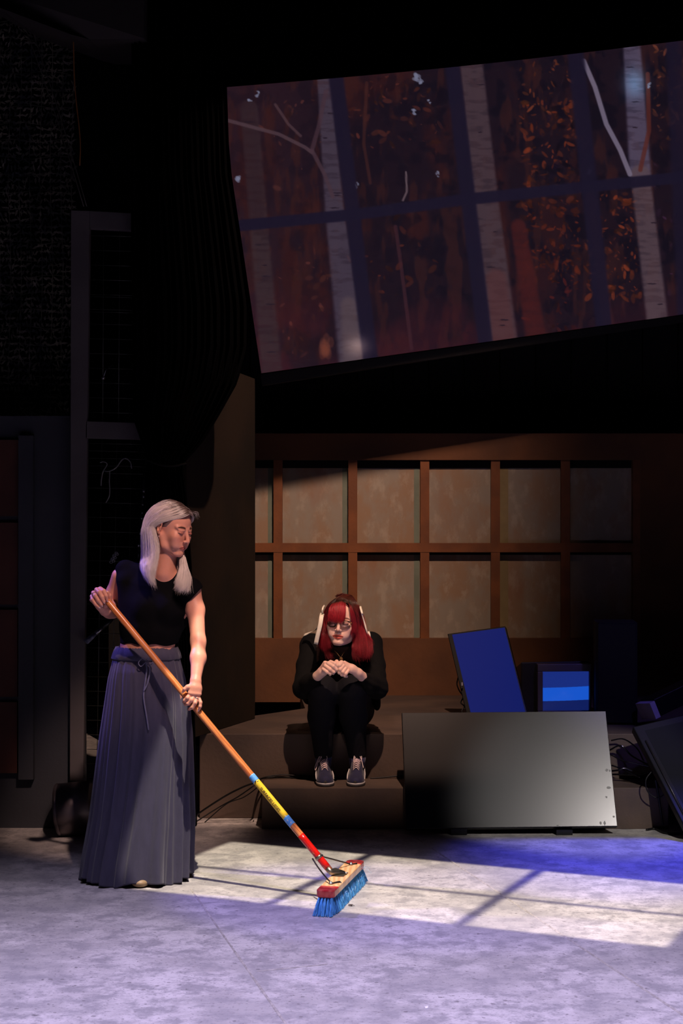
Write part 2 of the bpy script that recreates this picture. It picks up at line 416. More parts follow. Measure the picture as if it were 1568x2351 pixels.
# things hung on the mesh
m_cable_l = mat('pale_grey_cable', (130, 130, 126), .5)
b = MB(); b.tube(spline([at(230, 1062, YM-.01), at(238, 1060, YM-.02), at(246, 1066, YM-.02), at(237, 1082, YM-.02), at(233, 1100, YM-.01), at(232, 1115, YM)], 20), .003, 6)
b.tube(spline([at(238, 1081, YM-.02), at(250, 1082, YM-.03), at(266, 1074, YM-.03), at(280, 1056, YM-.02), at(290, 1053, YM-.02), at(300, 1062, YM-.01), at(302, 1076, YM-.01)], 24), .0035, 6)
b.tube(spline([at(252, 1083, YM-.02), at(251, 1105, YM-.02), at(252, 1128, YM-.02), at(250, 1142, YM-.02), at(243, 1154, YM-.01)], 16), .003, 6)
tag(b.build('cable', m_cable_l), 'pale grey cable looped through the wire mesh above the head of the woman', 'cable')
m_silver = mat('tarnished_silver', (190, 190, 195), .3, .9, var=.3, scale=40)
m_blackp = mat('black_plastic', (18, 18, 20), .35, var=.2)
cl = thing('clarinet', at(319, 1275, YM-.02), 'thin dark pipe with silver keys hanging upright beside the wire mesh', 'pipe')
pth = [at(318, 1285, YM-.03), at(323, 1210, YM-.03), at(330, 1130, YM-.03), at(333, 1085, YM-.03)]
MB().tube(spline(pth, 14), [.011]+[.0085]*12+[.010], 10).build('tube', m_blackp, cl)
for i, (x, y, r) in enumerate(((319, 1252, .009), (322, 1225, .006), (326, 1190, .007), (327, 1178, .005), (328, 1158, .006), (330, 1140, .008), (331, 1127, .010))):
    c = at(x, y, YM-.04); MB().lathe([(0, -.004), (r, -.003), (r, .003), (0, .004)], Matrix.Translation(c) @ Matrix.Rotation(math.pi/2, 4, 'X'), 12).build('key', m_silver, cl)
pb_ = thing('paint_brush', at(225, 1445, YM), 'dirty paint brush with silver ferrule hanging on the wire mesh at elbow height', 'brush')
A = at(262, 1418, YM+.018); Bq = at(197, 1474, YM-.045); dd = (Bq-A)
m_bris = mat('grey_bristle', (120, 124, 150), .7, var=.5, scale=60)
MB().tube([A, A+dd*.15, A+dd*.42], [.006, .011, .013], 10).build('handle', m_blackp, pb_)
MB().tube([A+dd*.42, A+dd*.5, A+dd*.66], [.014, .015, .018], 12, flat=.6).build('ferrule', m_silver, pb_)
MB().tube([A+dd*.66, A+dd*.8, A+dd*1.0], [.018, .026, .03], 14, flat=.45).build('bristles', m_bris, pb_)
ch = MB()
for i in range(9):
    c = at(267-1.4*i+3*math.sin(i*2), 1270+2.6*i, YM+.026)
    ch.tube([c+Vector((.008*math.cos(a), .003*math.sin(i), .006*math.sin(a))) for a in np.linspace(0, 6.28, 9)], .0014, 5)
tag(ch.build('chain', m_silver), 'small silver chain hung on the wire mesh beside the shoulder of the woman', 'chain')
ear = MB(); c = at(237, 868, YM+.022); ear.lathe([(0, -.008), (.009, -.006), (.011, 0), (.007, .006), (0, .008)], Matrix.Translation(c), 12); ear.tube([c, at(243, 850, YM+.025), at(258, 838, YM+.028)], .002, 5)
tag(ear.build('glass_bauble', m_silver), 'small shiny bauble caught high up in the wire mesh', 'bauble')

# thin ropes over the net
m_rope = mat('thin_rope', (78, 74, 66), .8)
for i, (p0, p1, sg) in enumerate((((50, 40), (192, 474), 4), ((66, 45), (199, 474), 3))):
    b = MB(); b.tube([at(p0[0]+(p1[0]-p0[0])*t_+sg*math.sin(t_*3.1), p0[1]+(p1[1]-p0[1])*t_, YM-.02) for t_ in np.linspace(0, 1, 12)], .0022, 5)
    tag(b.build('rope', m_rope), ['thin rope slanting down to the top of the mesh panel, the lower of the pair',
                                  'thin rope slanting down to the top of the mesh panel, the upper of the pair'][i], 'rope')
m_amber = mat('amber_cord', (150, 96, 44), .4)
b = MB(); b.tube(spline([at(168, 80, YM), at(172, 200, YM), at(184, 320, YM), at(183, 380, YM)], 16), .003, 6)
tag(b.build('cord', m_amber), 'single amber cord hanging straight down from the dark soffit', 'cord')

# soffit at the upper left corner
m_soff = mat('dark_brown_soffit', (46, 40, 38), .8, var=.2, scale=2)
b = MB(); b.prism([at(-140, -60, 7.6), at(0, 18, 7.6), at(165, 80, 7.9), at(205, 90, 8.0), at(330, 88, 8.0), at(330, -60, 8.0)], (0, 1.0, .15))
tag(b.build('trim_4', m_soff), kind='structure')

# black curtain gathered and tied back
def curtain():
    rows = []; n = 260; NR = 90
    L = [(-60, 302), (480, 302), (800, 305), (960, 308), (1050, 340), (1130, 336), (1300, 330), (1600, 335), (1900, 345)]
    R = [(-60, 512), (200, 514), (400, 522), (560, 546), (700, 566), (800, 566), (880, 545), (960, 500), (1020, 462), (1068, 418), (1130, 428), (1300, 440), (1600, 448), (1900, 452)]
    ys = np.linspace(-60, 1895, NR)
    lx = np.interp(ys, *zip(*L)); rx = np.interp(ys, *zip(*R))
    V = np.zeros((NR, n, 3))
    s = np.linspace(0, 1, n)
    for j, y in enumerate(ys):
        wd = (rx[j]-lx[j])
        amp = .035+.02*(300-min(300, wd))/300
        ph = s*2*math.pi*17
        px = lx[j]+wd*s; Y = 8.15+amp*np.sin(ph+.6*np.sin(y*.004+s*5))+.02*np.sin(s*40+y*.01)
        V[j, :, 0] = (px-CX)/FPX*8.15; V[j, :, 1] = Y; V[j, :, 2] = CAM_Z-(y-CY)/FPX*8.15
    i = np.arange(NR*n).reshape(NR, n)
    F = np.stack([i[:-1, :-1], i[1:, :-1], i[1:, 1:], i[:-1, 1:]], -1).reshape(-1, 4)
    return V.reshape(-1, 3), F
m_velour = mat('black_velour', (4, 4, 5), .95, var=.3, scale=6, spec=.04)
cu = thing('stage_curtain', at(390, 1900, 8.15), 'tall black velour curtain gathered and tied back behind the woman', 'curtain')
V, F = curtain(); o = np_mesh('cloth', V, F, m_velour, cu); so = o.modifiers.new('thickness', 'SOLIDIFY'); so.thickness = .004
MB().tube(spline([at(338, 1056, 8.08), at(370, 1068, 8.04), at(400, 1070, 8.04), at(426, 1064, 8.08)], 12), .012, 8, flat=.4).build('tie_back', m_black, cu)

# ------------------------------------------------------------------ projection screen
def paint_screen():
    W, H = 640, 400
    x0, x1 = 515.0, 1760.0
    s = np.linspace(0, 1, W); t = np.linspace(0, 1, H)
    def left(y): return np.interp(y, [60, 200, 330, 400, 480, 560, 857, 1000], [518, 521, 525.5, 532, 544, 556, 600, 621])
    px = np.zeros((H, W)); py = np.zeros((H, W))
    for j, tt in enumerate(t):
        # row between top edge and bottom edge
        yl = 200+(857-200)*tt; xl = left(yl)
        xr = 1760+ (1790-1760)*tt
        px[j] = xl+(xr-xl)*s
        top = 200+(px[j]-521)*(93-200)/(1568-521)+7*np.sin(np.clip((px[j]-521)/1047, 0, 1)*math.pi)
        bot = 857+(px[j]-600)*(722-857)/(1568-600)
        py[j] = top+(bot-top)*tt
    C = np.zeros((H, W, 3))
    def sm(x, a, b): q = np.clip((x-a)/(b-a), 0, 1); return q*q*(3-2*q)
    def fbm(sc, seed, ax=1.0, ay=1.0):
        r = np.random.default_rng(seed); out = np.zeros((H, W)); am = 1; tot = 0
        for o in range(5):
            g = r.random((64, 64)); u = (px*ax/sc*2**o) % 63; v = (py*ay/sc*2**o) % 63
            i, j = u.astype(int), v.astype(int); fu, fv = u-i, v-j; fu = fu*fu*(3-2*fu); fv = fv*fv*(3-2*fv)
            out += am*((g[j, i]*(1-fu)+g[j, (i+1) % 64]*fu)*(1-fv)+(g[(j+1) % 64, i]*(1-fu)+g[(j+1) % 64, (i+1) % 64]*fu)*fv); tot += am; am *= .55
        return out/tot
    def over(col, a): C[:] = C*(1-a[..., None])+np.array(col, float)*a[..., None]
    C[:] = (27, 15, 26)
    over((46, 25, 34), .8*(1-sm(px, 560, 860)))
    n = fbm(60, 1, 1, .35); over((56, 22, 22), .7*sm(n, .5, .7)*(1-.4*sm(px, 1050, 1300)))
    n = fbm(28, 2); over((14, 9, 22), .75*sm(n, .5, .62)*(.35+.65*sm(px, 780, 1100)))
    n = fbm(22, 6, 1, .25); over((66, 30, 26), .45*sm(n, .54, .68))
    over((70, 24, 34), .55*sm(py, 600, 830)*sm(fbm(80, 9), .3, .6))
    rr = np.random.default_rng(5)
    def splat(cx, cy, a, b, th, col, al):
        # local window
        d = np.hypot(px-cx, py-cy) < max(a, b)*1.6
        if not d.any(): return
        jj, ii = np.where(d); j0, j1, i0, i1 = jj.min(), jj.max()+1, ii.min(), ii.max()+1
        X = px[j0:j1, i0:i1]-cx; Y = py[j0:j1, i0:i1]-cy
        u = X*math.cos(th)+Y*math.sin(th); v = -X*math.sin(th)+Y*math.cos(th)
        e = al*(1-sm((u/a)**2+(v/b)**2, .5, 1.2))[..., None]
        C[j0:j1, i0:i1] = C[j0:j1, i0:i1]*(1-e)+np.array(col)*e
    regs = [((1195, 1330), (230, 480), 210, (120, 48, 26)), ((1200, 1330), (460, 650), 230, (104, 38, 22)), ((1345, 1470), (440, 690), 260, (122, 50, 28)), ((1500, 1640), (100, 340), 180, (110, 56, 40)),
            ((1180, 1330), (110, 300), 60, (120, 56, 34)), ((780, 1010), (165, 340), 110, (92, 42, 34)), ((800, 1010), (480, 700), 50, (80, 34, 26)), ((560, 760), (230, 480), 60, (78, 40, 38)), ((1195, 1330), (600, 760), 60, (80, 26, 24)),
            ((640, 780), (560, 820), 60, (90, 44, 40)), ((1230, 1320), (120, 420), 90, (22, 12, 30)), ((1500, 1720), (330, 700), 90, (60, 34, 60)), ((1600, 1760), (100, 700), 160, (110, 50, 40))]
    for (xa, xb), (ya, yb), k, c in regs:
        for _ in range(int(k*.75)):
            q = rr.uniform(.4, 1.15); a = rr.uniform(2.5, 13) if rr.random() < .6 else rr.uniform(2, 6)
            splat(rr.uniform(xa, xb), rr.uniform(ya, yb), a, a*rr.uniform(.25, .6), rr.uniform(0, 3.14), [v*q for v in c], rr.uniform(.35, .85))
    def line(pts, wd, col, al=1.0, soft=.35, tex=0.0, seed=0):
        a = np.zeros((H, W))
        for k in range(len(pts)-1):
            (xa, ya, wa), (xb, yb, wb) = [(*p, wd) if len(p) == 2 else p for p in (pts[k], pts[k+1])]
            dx, dy = xb-xa, yb-ya; tt = np.clip(((px-xa)*dx+(py-ya)*dy)/(dx*dx+dy*dy), 0, 1)
            dist = np.hypot(px-xa-tt*dx, py-ya-tt*dy); hw = (wa+(wb-wa)*tt)/2
            a = np.maximum(a, 1-sm(dist, hw*(1-soft), hw*(1+soft*.5)+.8))
        if tex: a = a*(1-tex*sm(fbm(16, 20+seed, .5, 2.2), .45, .65))
        over(col, al*a)
    L3 = lambda *p: list(p)
    line(L3((572, 250, 40), (598, 560, 44), (626, 880, 52)), 0, (62, 46, 50), .75, .3, .35, 1)
    line(L3((570, 250, 40), (590, 500, 40)), 0, (44, 26, 34), .5)
    line(L3((742, 170, 30), (768, 480, 46), (812, 850, 68)), 0, (72, 60, 76), .9, .25, .25, 2)
    line(L3((800, 700, 40), (812, 850, 60)), 0, (104, 84, 86), .5, .5)
    line(L3((1080, 130, 54), (1115, 450, 58), (1160, 810, 66)), 0, (74, 56, 64), .92, .2, .25, 3)
    line(L3((1140, 640, 50), (1160, 810, 64)), 0, (96, 50, 50), .5, .4)
    line(L3((1190, 520, 36), (1235, 800, 52)), 0, (74, 26, 26), .8, .3, .2, 4)
    line(L3((1352, 430, 22), (1398, 760, 26)), 0, (82, 32, 26), .8, .4, .3, 5)
    line(L3((1448, 70, 40), (1470, 400, 52)), 0, (92, 80, 104), .85, .25, .25, 6)
    line(L3((1470, 400, 46), (1512, 760, 52)), 0, (92, 72, 80), .85, .25, .2, 7)
    line(L3((1600, 90, 50), (1660, 740, 60)), 0, (86, 68, 80), .85, .25, .2, 8)
    for k in range(26):
        tr = [(742, 812, 170, 850, 44), (1080, 1160, 130, 810, 54), (1448, 1512, 70, 760, 44), (572, 626, 250, 880, 38)][k % 4]
        f_ = rr.random(); splat(tr[0]+(tr[1]-tr[0])*f_+rr.uniform(-.3, .3)*tr[4], tr[2]+(tr[3]-tr[2])*f_, rr.uniform(5, 13), 1.8, 0, (34, 22, 34), .8)
    line([(521, 276), (640, 308), (700, 338), (716, 350)], 8, (84, 62, 70), .8)
    line([(716, 345), (745, 400), (764, 452)], 9, (74, 52, 62), .8)
    line([(632, 240), (662, 285), (690, 312)], 6, (84, 60, 66), .7); line([(748, 210), (732, 290), (716, 345)], 10, (74, 50, 60), .7)
    line([(1340, 140), (1366, 200), (1392, 285), (1424, 345), (1446, 400)], 11, (124, 112, 134), .9, .3)
    line([(932, 395), (934, 440), (925, 460)], 4, (112, 92, 100), .8); line([(908, 520), (922, 620), (945, 800)], 8, (66, 34, 42), .7)
    line([(1487, 170), (1490, 300), (1470, 390)], 10, (92, 40, 34), .8)
    line([(842, 190), (835, 330), (850, 420)], 7, (72, 36, 32), .6)
    for c in ((955, 178, 16), (966, 186, 10), (948, 256, 10), (984, 232, 6), (545, 412, 13), (592, 215, 8), (573, 226, 7), (1490, 195, 8), (1352, 395, 9), (820, 425, 7), (1005, 400, 7)):
        for k in range(5): splat(c[0]+rr.uniform(-4, 4), c[1]+rr.uniform(-6, 6), c[2]*.5, c[2]*.3, rr.uniform(0, 3), (124, 126, 152), .7)
    for _ in range(14): splat(748+rr.uniform(-14, 12), 800+rr.uniform(-25, 15), 8, 14, 0, (120, 62, 48), .35)
    # dark window bars of the projected picture
    bar = (25, 19, 40)
    line([(768, 150), (855, 860)], 36, bar, .92, .3); line([(1036, 130), (1118, 820)], 36, bar, .92, .3)
    line([(1318, 90), (1390, 780)], 40, bar, .92, .3); line([(1545, 60), (1575, 760)], 40, bar, .75, .4)
    line([(540, 519), (820, 492), (1060, 459), (1320, 432), (1568, 407), (1800, 384)], 27, bar, .95, .25)
    over((60, 80, 120), .0*px)
    g = np.exp(-(((px-1457)/26)**2+((py-192)/34)**2)); C[:] += g[..., None]*np.array((30, 62, 80))
    g = np.exp(-(((px-822)/26)**2+((py-795)/22)**2)); C[:] += g[..., None]*np.array((70, 58, 50))
    C *= .86
    C[:] += (np.random.default_rng(8).random((H, W, 1))-.5)*3
    C = np.clip(C, 0, 255)/255
    C = np.where(C <= .04045, C/12.92, ((C+.055)/1.055)**2.4)
    YP = 9.75
    Yr = YP+0*px
    V = np.stack([(px-CX)/FPX*Yr, Yr, CAM_Z-(py-CY)/FPX*Yr], -1)
    i = np.arange(H*W).reshape(H, W)
    F = np.stack([i[:-1, :-1], i[1:, :-1], i[1:, 1:], i[:-1, 1:]], -1).reshape(-1, 4)
    edge = [V[0, 0], V[H//5, 0], V[2*H//5, 0], V[3*H//5, 0], V[-1, 0], V[-1, -1], V[0, -1], V[0, W//2]]
    return V.reshape(-1, 3), F, C.reshape(-1, 3), edge
m_scr = bpy.data.materials.new('projected_picture'); m_scr.use_nodes = True; t = NT(m_scr.node_tree); p = t.n['Principled BSDF']
a = t.node('ShaderNodeAttribute', attribute_name='col'); p.inputs['Base Color'].default_value = (.06, .06, .06, 1); p.inputs['Roughness'].default_value = .9
t.l.new(a.outputs['Color'], p.inputs['Emission Color']); p.inputs['Emission Strength'].default_value = 1.0
V, F, C, E = paint_screen()
scr = thing('projection_screen', at(600, 857, 9.75), 'large tilted projection screen showing a red autumn birch wood behind window bars', 'screen')
np_mesh('picture', V, F, m_scr, scr, col=C)
m_bord = mat('black_screen_backing', (14, 13, 15), .7)
b = MB(); b.prism([Vector(e)+Vector((0, .004, 0)) for e in E], (0, .05, 0)); b.build('backing', m_bord, scr)
b = MB(); b.prism([at(598, 860, 9.74), at(602, 885, 9.74), at(860, 845, 9.74), at(1720, 716, 9.74), at(1720, 702, 9.74)], (0, .06, 0))
b.build('bottom_batten', mat('dark_batten', (30, 27, 27), .7), scr)
# ------------------------------------------------------------------ screens, speaker, monitors on the platform
def slab(corners, thick, back=None):
    """corners TL,TR,BR,BL (3D); returns outward normal towards camera"""
    TL, TR, BR, BL = [Vector(c) for c in corners]; n = (TR-TL).cross(BL-TL).normalized()
    eye = Vector((0, 0, CAM_Z)); r_ = BR-eye; BR = eye+r_*((TL-eye).dot(n)/r_.dot(n))   # fourth corner into the plane of the others
    if n.y > 0: n = -n
    return TL, TR, BR, BL, n
def panel(b, c, n, d0, d1, inset=0.0):
    TL, TR, BR, BL = c; ctr = (TL+TR+BR+BL)/4
    def ins(p):
        u = (TR-TL).normalized(); v = (BL-TL).normalized()
        return p+u*inset*(1 if (p-ctr).dot(u) < 0 else -1)+v*inset*(1 if (p-ctr).dot(v) < 0 else -1)
    q = [ins(p)+n*d0 for p in (BL, BR, TR, TL)]; r = [ins(p)+n*d1 for p in (BL, BR, TR, TL)]
    b.hexa(q+r); return b
m_tvglass = mat('satin_dark_screen', (20, 20, 22), .25, .0, var=.06, scale=3, spec=.5)
m_tvframe = mat('black_tv_casing', (14, 14, 15), .4)
# the big one leaning on the step
bt = [at(922, 1636, 8.37), at(1391, 1632, 8.37), at(1418, 1897, 8.10), at(933, 1903, 8.10)]
tv = thing('television', (bt[2]+bt[3])/2, 'large dark flat television leaning back against the platform edge, switched off', 'television')
TL, TR, BR, BL, n = slab(bt, .03)
panel(MB(), (TL, TR, BR, BL), n, -.034, -.002).build('casing', m_tvframe, tv, bevel=.003)
panel(MB(), (TL, TR, BR, BL), n, -.002, .0, .003).build('screen', m_tvglass, tv)
m_smudge = mat('finger_smudge', (34, 32, 33), .40, spec=.5, var=.3)
b = MB(); u = (TR-TL).normalized(); v = (BL-TL).normalized()
for (px, py, a, c) in ((1379, 1890, .006, .012), (1388, 1890, .006, .013), (1398, 1808, .012, .008), (1392, 1830, .006, .006), (1393, 1768, .008, .008), (1400, 1769, .005, .007), (1280, 1895, .008, .003), (1409, 1875, .006, .006)):
    s_ = (at(px, py, 1)-Vector((0, 0, CAM_Z))); dr = s_; tt = (TL-Vector((0, 0, CAM_Z))).dot(n)/dr.dot(n); c0 = Vector((0, 0, CAM_Z))+dr*tt+n*.0006
    vs = [c0+u*a*math.cos(k*math.pi/5)*random.uniform(.6, 1.1)+v*c*math.sin(k*math.pi/5)*random.uniform(.6, 1.1) for k in range(10)]
    MB().prism([q-n*.0006 for q in vs], n*.0008).build('smudge', m_smudge, tv)
MB().box((-.04, .0, 0), (.04, .06, .03), Matrix.Translation(BL.lerp(BR, .25)-Vector((0, 0, BL.z))+Vector((0, .01, 0)))).build('foot', m_tvframe, tv)
MB().box((-.04, .0, 0), (.04, .06, .03), Matrix.Translation(BL.lerp(BR, .75)-Vector((0, 0, BR.z))+Vector((0, .01, 0)))).build('foot', m_tvframe, tv)

# blue portrait monitor
def glow(name, rgb, k=1.0):
    m = mat(name, tuple(int(v*.12) for v in rgb), .25, spec=.15); p = m.node_tree.nodes['Principled BSDF']; p.inputs['Roughness'].default_value = .55
    p.inputs['Emission Color'].default_value = (*lin(rgb), 1); p.inputs['Emission Strength'].default_value = k; return m
bl = [at(1027, 1455, 9.30), at(1160, 1437, 9.22), at(1211, 1643, 8.98), at(1073, 1650, 9.05)]
mon = thing('monitor', (bl[2]+bl[3])/2, 'slanted portrait monitor glowing plain blue, standing behind the big television', 'monitor')
TL, TR, BR, BL, n = slab(bl, .03)
panel(MB(), (TL, TR, BR, BL), n, -.04, 0).build('casing', m_tvframe, mon, bevel=.004)
q = [TL.lerp(TR, .09)+v*.0 for _ in range(1)]
u = (TR-TL).normalized(); v = (BL-TL).normalized()
sc_ = (TL+u*.026+v*.010, TR-u*.006+v*.010, BR-u*.006-v*.02, BL+u*.026-v*.02)
panel(MB(), sc_, n, 0, .0012).build('screen', glow('blue_monitor_glow', (14, 26, 96), 1.0), mon)
MB().box((-.004, -.002, -.009), (.004, .002, .009), Matrix.Translation(at(1062, 1572, 9.12)+n*.012)).build('badge', mat('pale_badge', (170, 170, 190)), mon)
b = MB(); b.tube(spline([at(1052, 1555, 9.2), at(1049, 1570, 9.2), at(1054, 1585, 9.2), at(1063, 1600, 9.18), at(1058, 1613, 9.15), at(1066, 1622, 9.12), at(1060, 1634, 9.1), at(1072, 1645, 9.1)], 40), .004, 6)
tag(b.build('cable', mat('black_cable_rubber', (12, 12, 13), .5)), 'curly black cable hanging at the edge of the blue portrait monitor', 'cable')
m_cab = MATS['black_cable_rubber']

# CRT set
crt = thing('crt_television', at(1295, 1650, 9.2), 'boxy old tube television with a banded blue picture on its screen', 'television')
Yc = 9.12
M = Matrix.Translation(at(1296, 1640, Yc)) @ Matrix.Rotation(math.radians(4), 4, 'Z')
hw = .152; H_ = .315; zb_ = ZR-M.translation.z
m_crt = mat('grey_crt_casing', (92, 84, 92), .5, var=.1)
b = MB(); # tapered body behind the bezel
b.hexa([M @ Vector(p) for p in ((-hw-.085, .05, zb_), (hw, .05, zb_), (hw-.03, .36, zb_+.01), (-hw-.07, .36, zb_+.01), (-hw-.085, .05, zb_+H_+.008), (hw, .05, zb_+H_+.012), (hw-.03, .36, zb_+H_-.06), (-hw-.07, .36, zb_+H_-.06))])
b.build('body', mat('dark_crt_body', (26, 24, 27), .6), crt, bevel=.008)
b = MB(); sx0, sx1, sz0, sz1 = -.122, .142, zb_+.052, zb_+.272
b.box((-hw, 0, zb_), (hw, .05, sz0), M); b.box((-hw, 0, sz1), (hw, .05, zb_+H_), M); b.box((-hw, 0, sz0), (sx0, .05, sz1), M); b.box((sx1, 0, sz0), (hw, .05, sz1), M)
b.build('bezel', m_crt, crt, bevel=.004)
# curved tube face with the picture bands as its own pattern
nx, nz_ = 40, 260; Vv = []; Cc = []
for j in range(nz_):
    for i in range(nx):
        a, c = i/(nx-1), j/(nz_-1)
        Vv.append(M @ Vector((sx0+(sx1-sx0)*a, .028-.016*math.sin(a*math.pi)*math.sin(c*math.pi)-.004, sz0+(sz1-sz0)*c)))
        lo, hi = .24+.03*a, .58+.035*a
        Cc.append(lin((24, 84, 200)) if lo < c < hi else (lin((16, 30, 92)) if c <= lo else lin((24, 44, 122))))
Vv = np.array([tuple(q) for q in Vv]); ii = np.arange(nx*nz_).reshape(nz_, nx); Ff = np.stack([ii[:-1, :-1], ii[:-1, 1:], ii[1:, 1:], ii[1:, :-1]], -1).reshape(-1, 4)
m_pic = bpy.data.materials.new('tube_picture'); m_pic.use_nodes = True; t = NT(m_pic.node_tree); p = t.n['Principled BSDF']
at_ = t.node('ShaderNodeAttribute', attribute_name='col'); t.l.new(at_.outputs['Color'], p.inputs['Emission Color']); p.inputs['Emission Strength'].default_value = 1.0
p.inputs['Base Color'].default_value = (.01, .01, .015, 1); p.inputs['Roughness'].default_value = .2
np_mesh('screen', Vv, Ff, m_pic, crt, col=np.array(Cc))
b = MB()
for k in range(4): b.tube([M @ Vector((.10+.014*k, -.001, zb_+.024)), M @ Vector((.10+.014*k, -.006, zb_+.024))], .004, 8)
b.build('button', m_tvframe, crt)

# tall black speaker
spk = thing('loudspeaker', at(1410, 1660, 9.0), 'tall black cloth-covered loudspeaker standing beside the tube television', 'loudspeaker')
m_cloth = mat('black_grille_cloth', (8, 8, 10), .9, var=.2, scale=80)
yF = FPX*(CAM_Z-ZR)/(1664-CY); zt = at(0, 1424, yF).z
M2 = Matrix.Translation(Vector(((1416-CX)/FPX*yF, yF, ZR))) @ Matrix.Rotation(math.radians(-5), 4, 'Z')
b = MB(); hh = zt-ZR
b.prism([M2 @ Vector(p) for p in ((-.098, 0, 0), (.112, 0, 0), (.112, .24, 0), (-.112, .24, 0), (-.112, .04, 0))], (0, 0, hh-.01)).build('cabinet', m_cloth, spk, bevel=.006)
b = MB(); b.box((-.104, -.012, .01), (.104, 0, hh-.02), M2).build('grille', m_cloth, spk, bevel=.005)

# white-ended black case and slanted display at the right edge
cs = thing('equipment_case', at(1540, 1620, 8.75), 'black oblong case with a white end plate, tilted over the display at the right edge', 'case')
A_, B_ = at(1484, 1620, 8.7), at(1640, 1545, 8.85)
d = (B_-A_).normalized(); up = Vector((d.z*-1, 0, d.x)).normalized(); up = up-d*up.dot(d); up.normalize(); nrm = d.cross(up); nrm = nrm if nrm.y < 0 else -nrm
def cb(b, a0, a1, h0, h1, d0, d1):
    P = lambda a, h, dd_: A_+d*a+up*h+nrm*dd_
    return b.hexa([P(a0, h0, d0), P(a1, h0, d0), P(a1, h0, d1), P(a0, h0, d1), P(a0, h1, d0), P(a1, h1, d0), P(a1, h1, d1), P(a0, h1, d1)])
cb(MB(), .055, .45, -.085, .012, 0, -.16).build('body', m_tvframe, cs, bevel=.004)
cb(MB(), .022, .0545, -.088, .004, .002, -.16).build('end_plate', mat('white_plastic', (176, 168, 196), .5), cs, bevel=.002)
ds_ = thing('display', at(1540, 1900, 8.1), 'large dark flat display leaning at a slant at the right edge of the stage', 'display')
c4 = [at(1452, 1668, 8.35), at(1700, 1610, 8.45), at(1790, 1985, 7.95), at(1572, 1900, 7.95)]
TL, TR, BR, BL, n = slab(c4, .05)
m_dark_s = mat('dark_blue_display_glass', (20, 21, 28), .5, var=.1, spec=.15)
panel(MB(), (TL, TR, BR, BL), n, -.05, 0).build('casing', m_tvframe, ds_, bevel=.006)
u = (TR-TL).normalized(); v = (BL-TL).normalized()
panel(MB(), (TL+u*.05+v*.04, TR-u*.02+v*.04, BR-u*.02-v*.02, BL+u*.05-v*.02), n, 0, .001).build('screen', m_dark_s, ds_)
b = MB(); b.tube([TL+u*.028+v*.1+n*.003, TL.lerp(BL, .9)+u*.028+n*.003], .005, 6).build('frame_edge', mat('grey_frame_edge', (60, 58, 62), .3, .5), ds_)

# cables
def cable(pts, r, label, m=None, n=60):
    b = MB(); b.tube(spline(pts, n), r, 6); return tag(b.build('cable', m or m_cab), label, 'cable')
m_bcab = mat('glossy_black_cable', (16, 16, 20), .15, spec=.9)
zs = ZS
P3 = lambda px, py, Y: at(px, py, Y)
LB = ['thickest black cable of the tangle on the step behind the big television corner', 'black cable arching highest in the tangle beside the big television', 'black cable running flat along the step beside the big television',
      'thin black cable crossing the tangle beside the big television', 'black cable drooping lowest in the tangle beside the big television', 'glossy cable end poking out of the tangle beside the big television']
tang = [([P3(1400, 1722, 8.5), P3(1425, 1712, 8.48), P3(1450, 1735, 8.46), P3(1480, 1752, 8.4), P3(1500, 1762, 8.35)], .005),
        ([P3(1403, 1700, 8.52), P3(1432, 1697, 8.5), P3(1462, 1718, 8.46), P3(1478, 1748, 8.4)], .004),
        ([P3(1400, 1778, 8.45), P3(1430, 1778, 8.43), P3(1462, 1779, 8.4), P3(1490, 1772, 8.36)], .005),
        ([P3(1402, 1733, 8.45), P3(1428, 1746, 8.42), P3(1450, 1751, 8.4), P3(1492, 1760, 8.38)], .003),
        ([P3(1404, 1757, 8.46), P3(1424, 1764, 8.44), P3(1440, 1772, 8.4), P3(1470, 1785, 8.36)], .004),
        ([P3(1404, 1770, 8.42), P3(1420, 1768, 8.4), P3(1434, 1764, 8.4), P3(1452, 1770, 8.4)], .0055)]
for (p_, r_), l_ in zip(tang, LB): cable(p_, r_, l_, m_bcab, 30)
cable([P3(1497, 1770, 8.22), P3(1483, 1790, 8.2), P3(1486, 1815, 8.2), P3(1505, 1831, 8.2), P3(1522, 1826, 8.2), P3(1530, 1808, 8.2), P3(1524, 1785, 8.2)], .0035, 'black cable hanging in a round loop over the step front at the right')
cable([P3(1505, 1790, 8.24), P3(1512, 1830, 8.25), P3(1518, 1870, 8.25), P3(1522, 1893, 8.24)], .006, 'straight black cable hanging down the right end of the step front')
cable([onfloor(1484, 1905, .006), onfloor(1505, 1903, .006), onfloor(1530, 1913, .006), onfloor(1580, 1912, .006), onfloor(1640, 1905, .006)], .006, 'dark cable lying on the floor near the right edge of the stage')
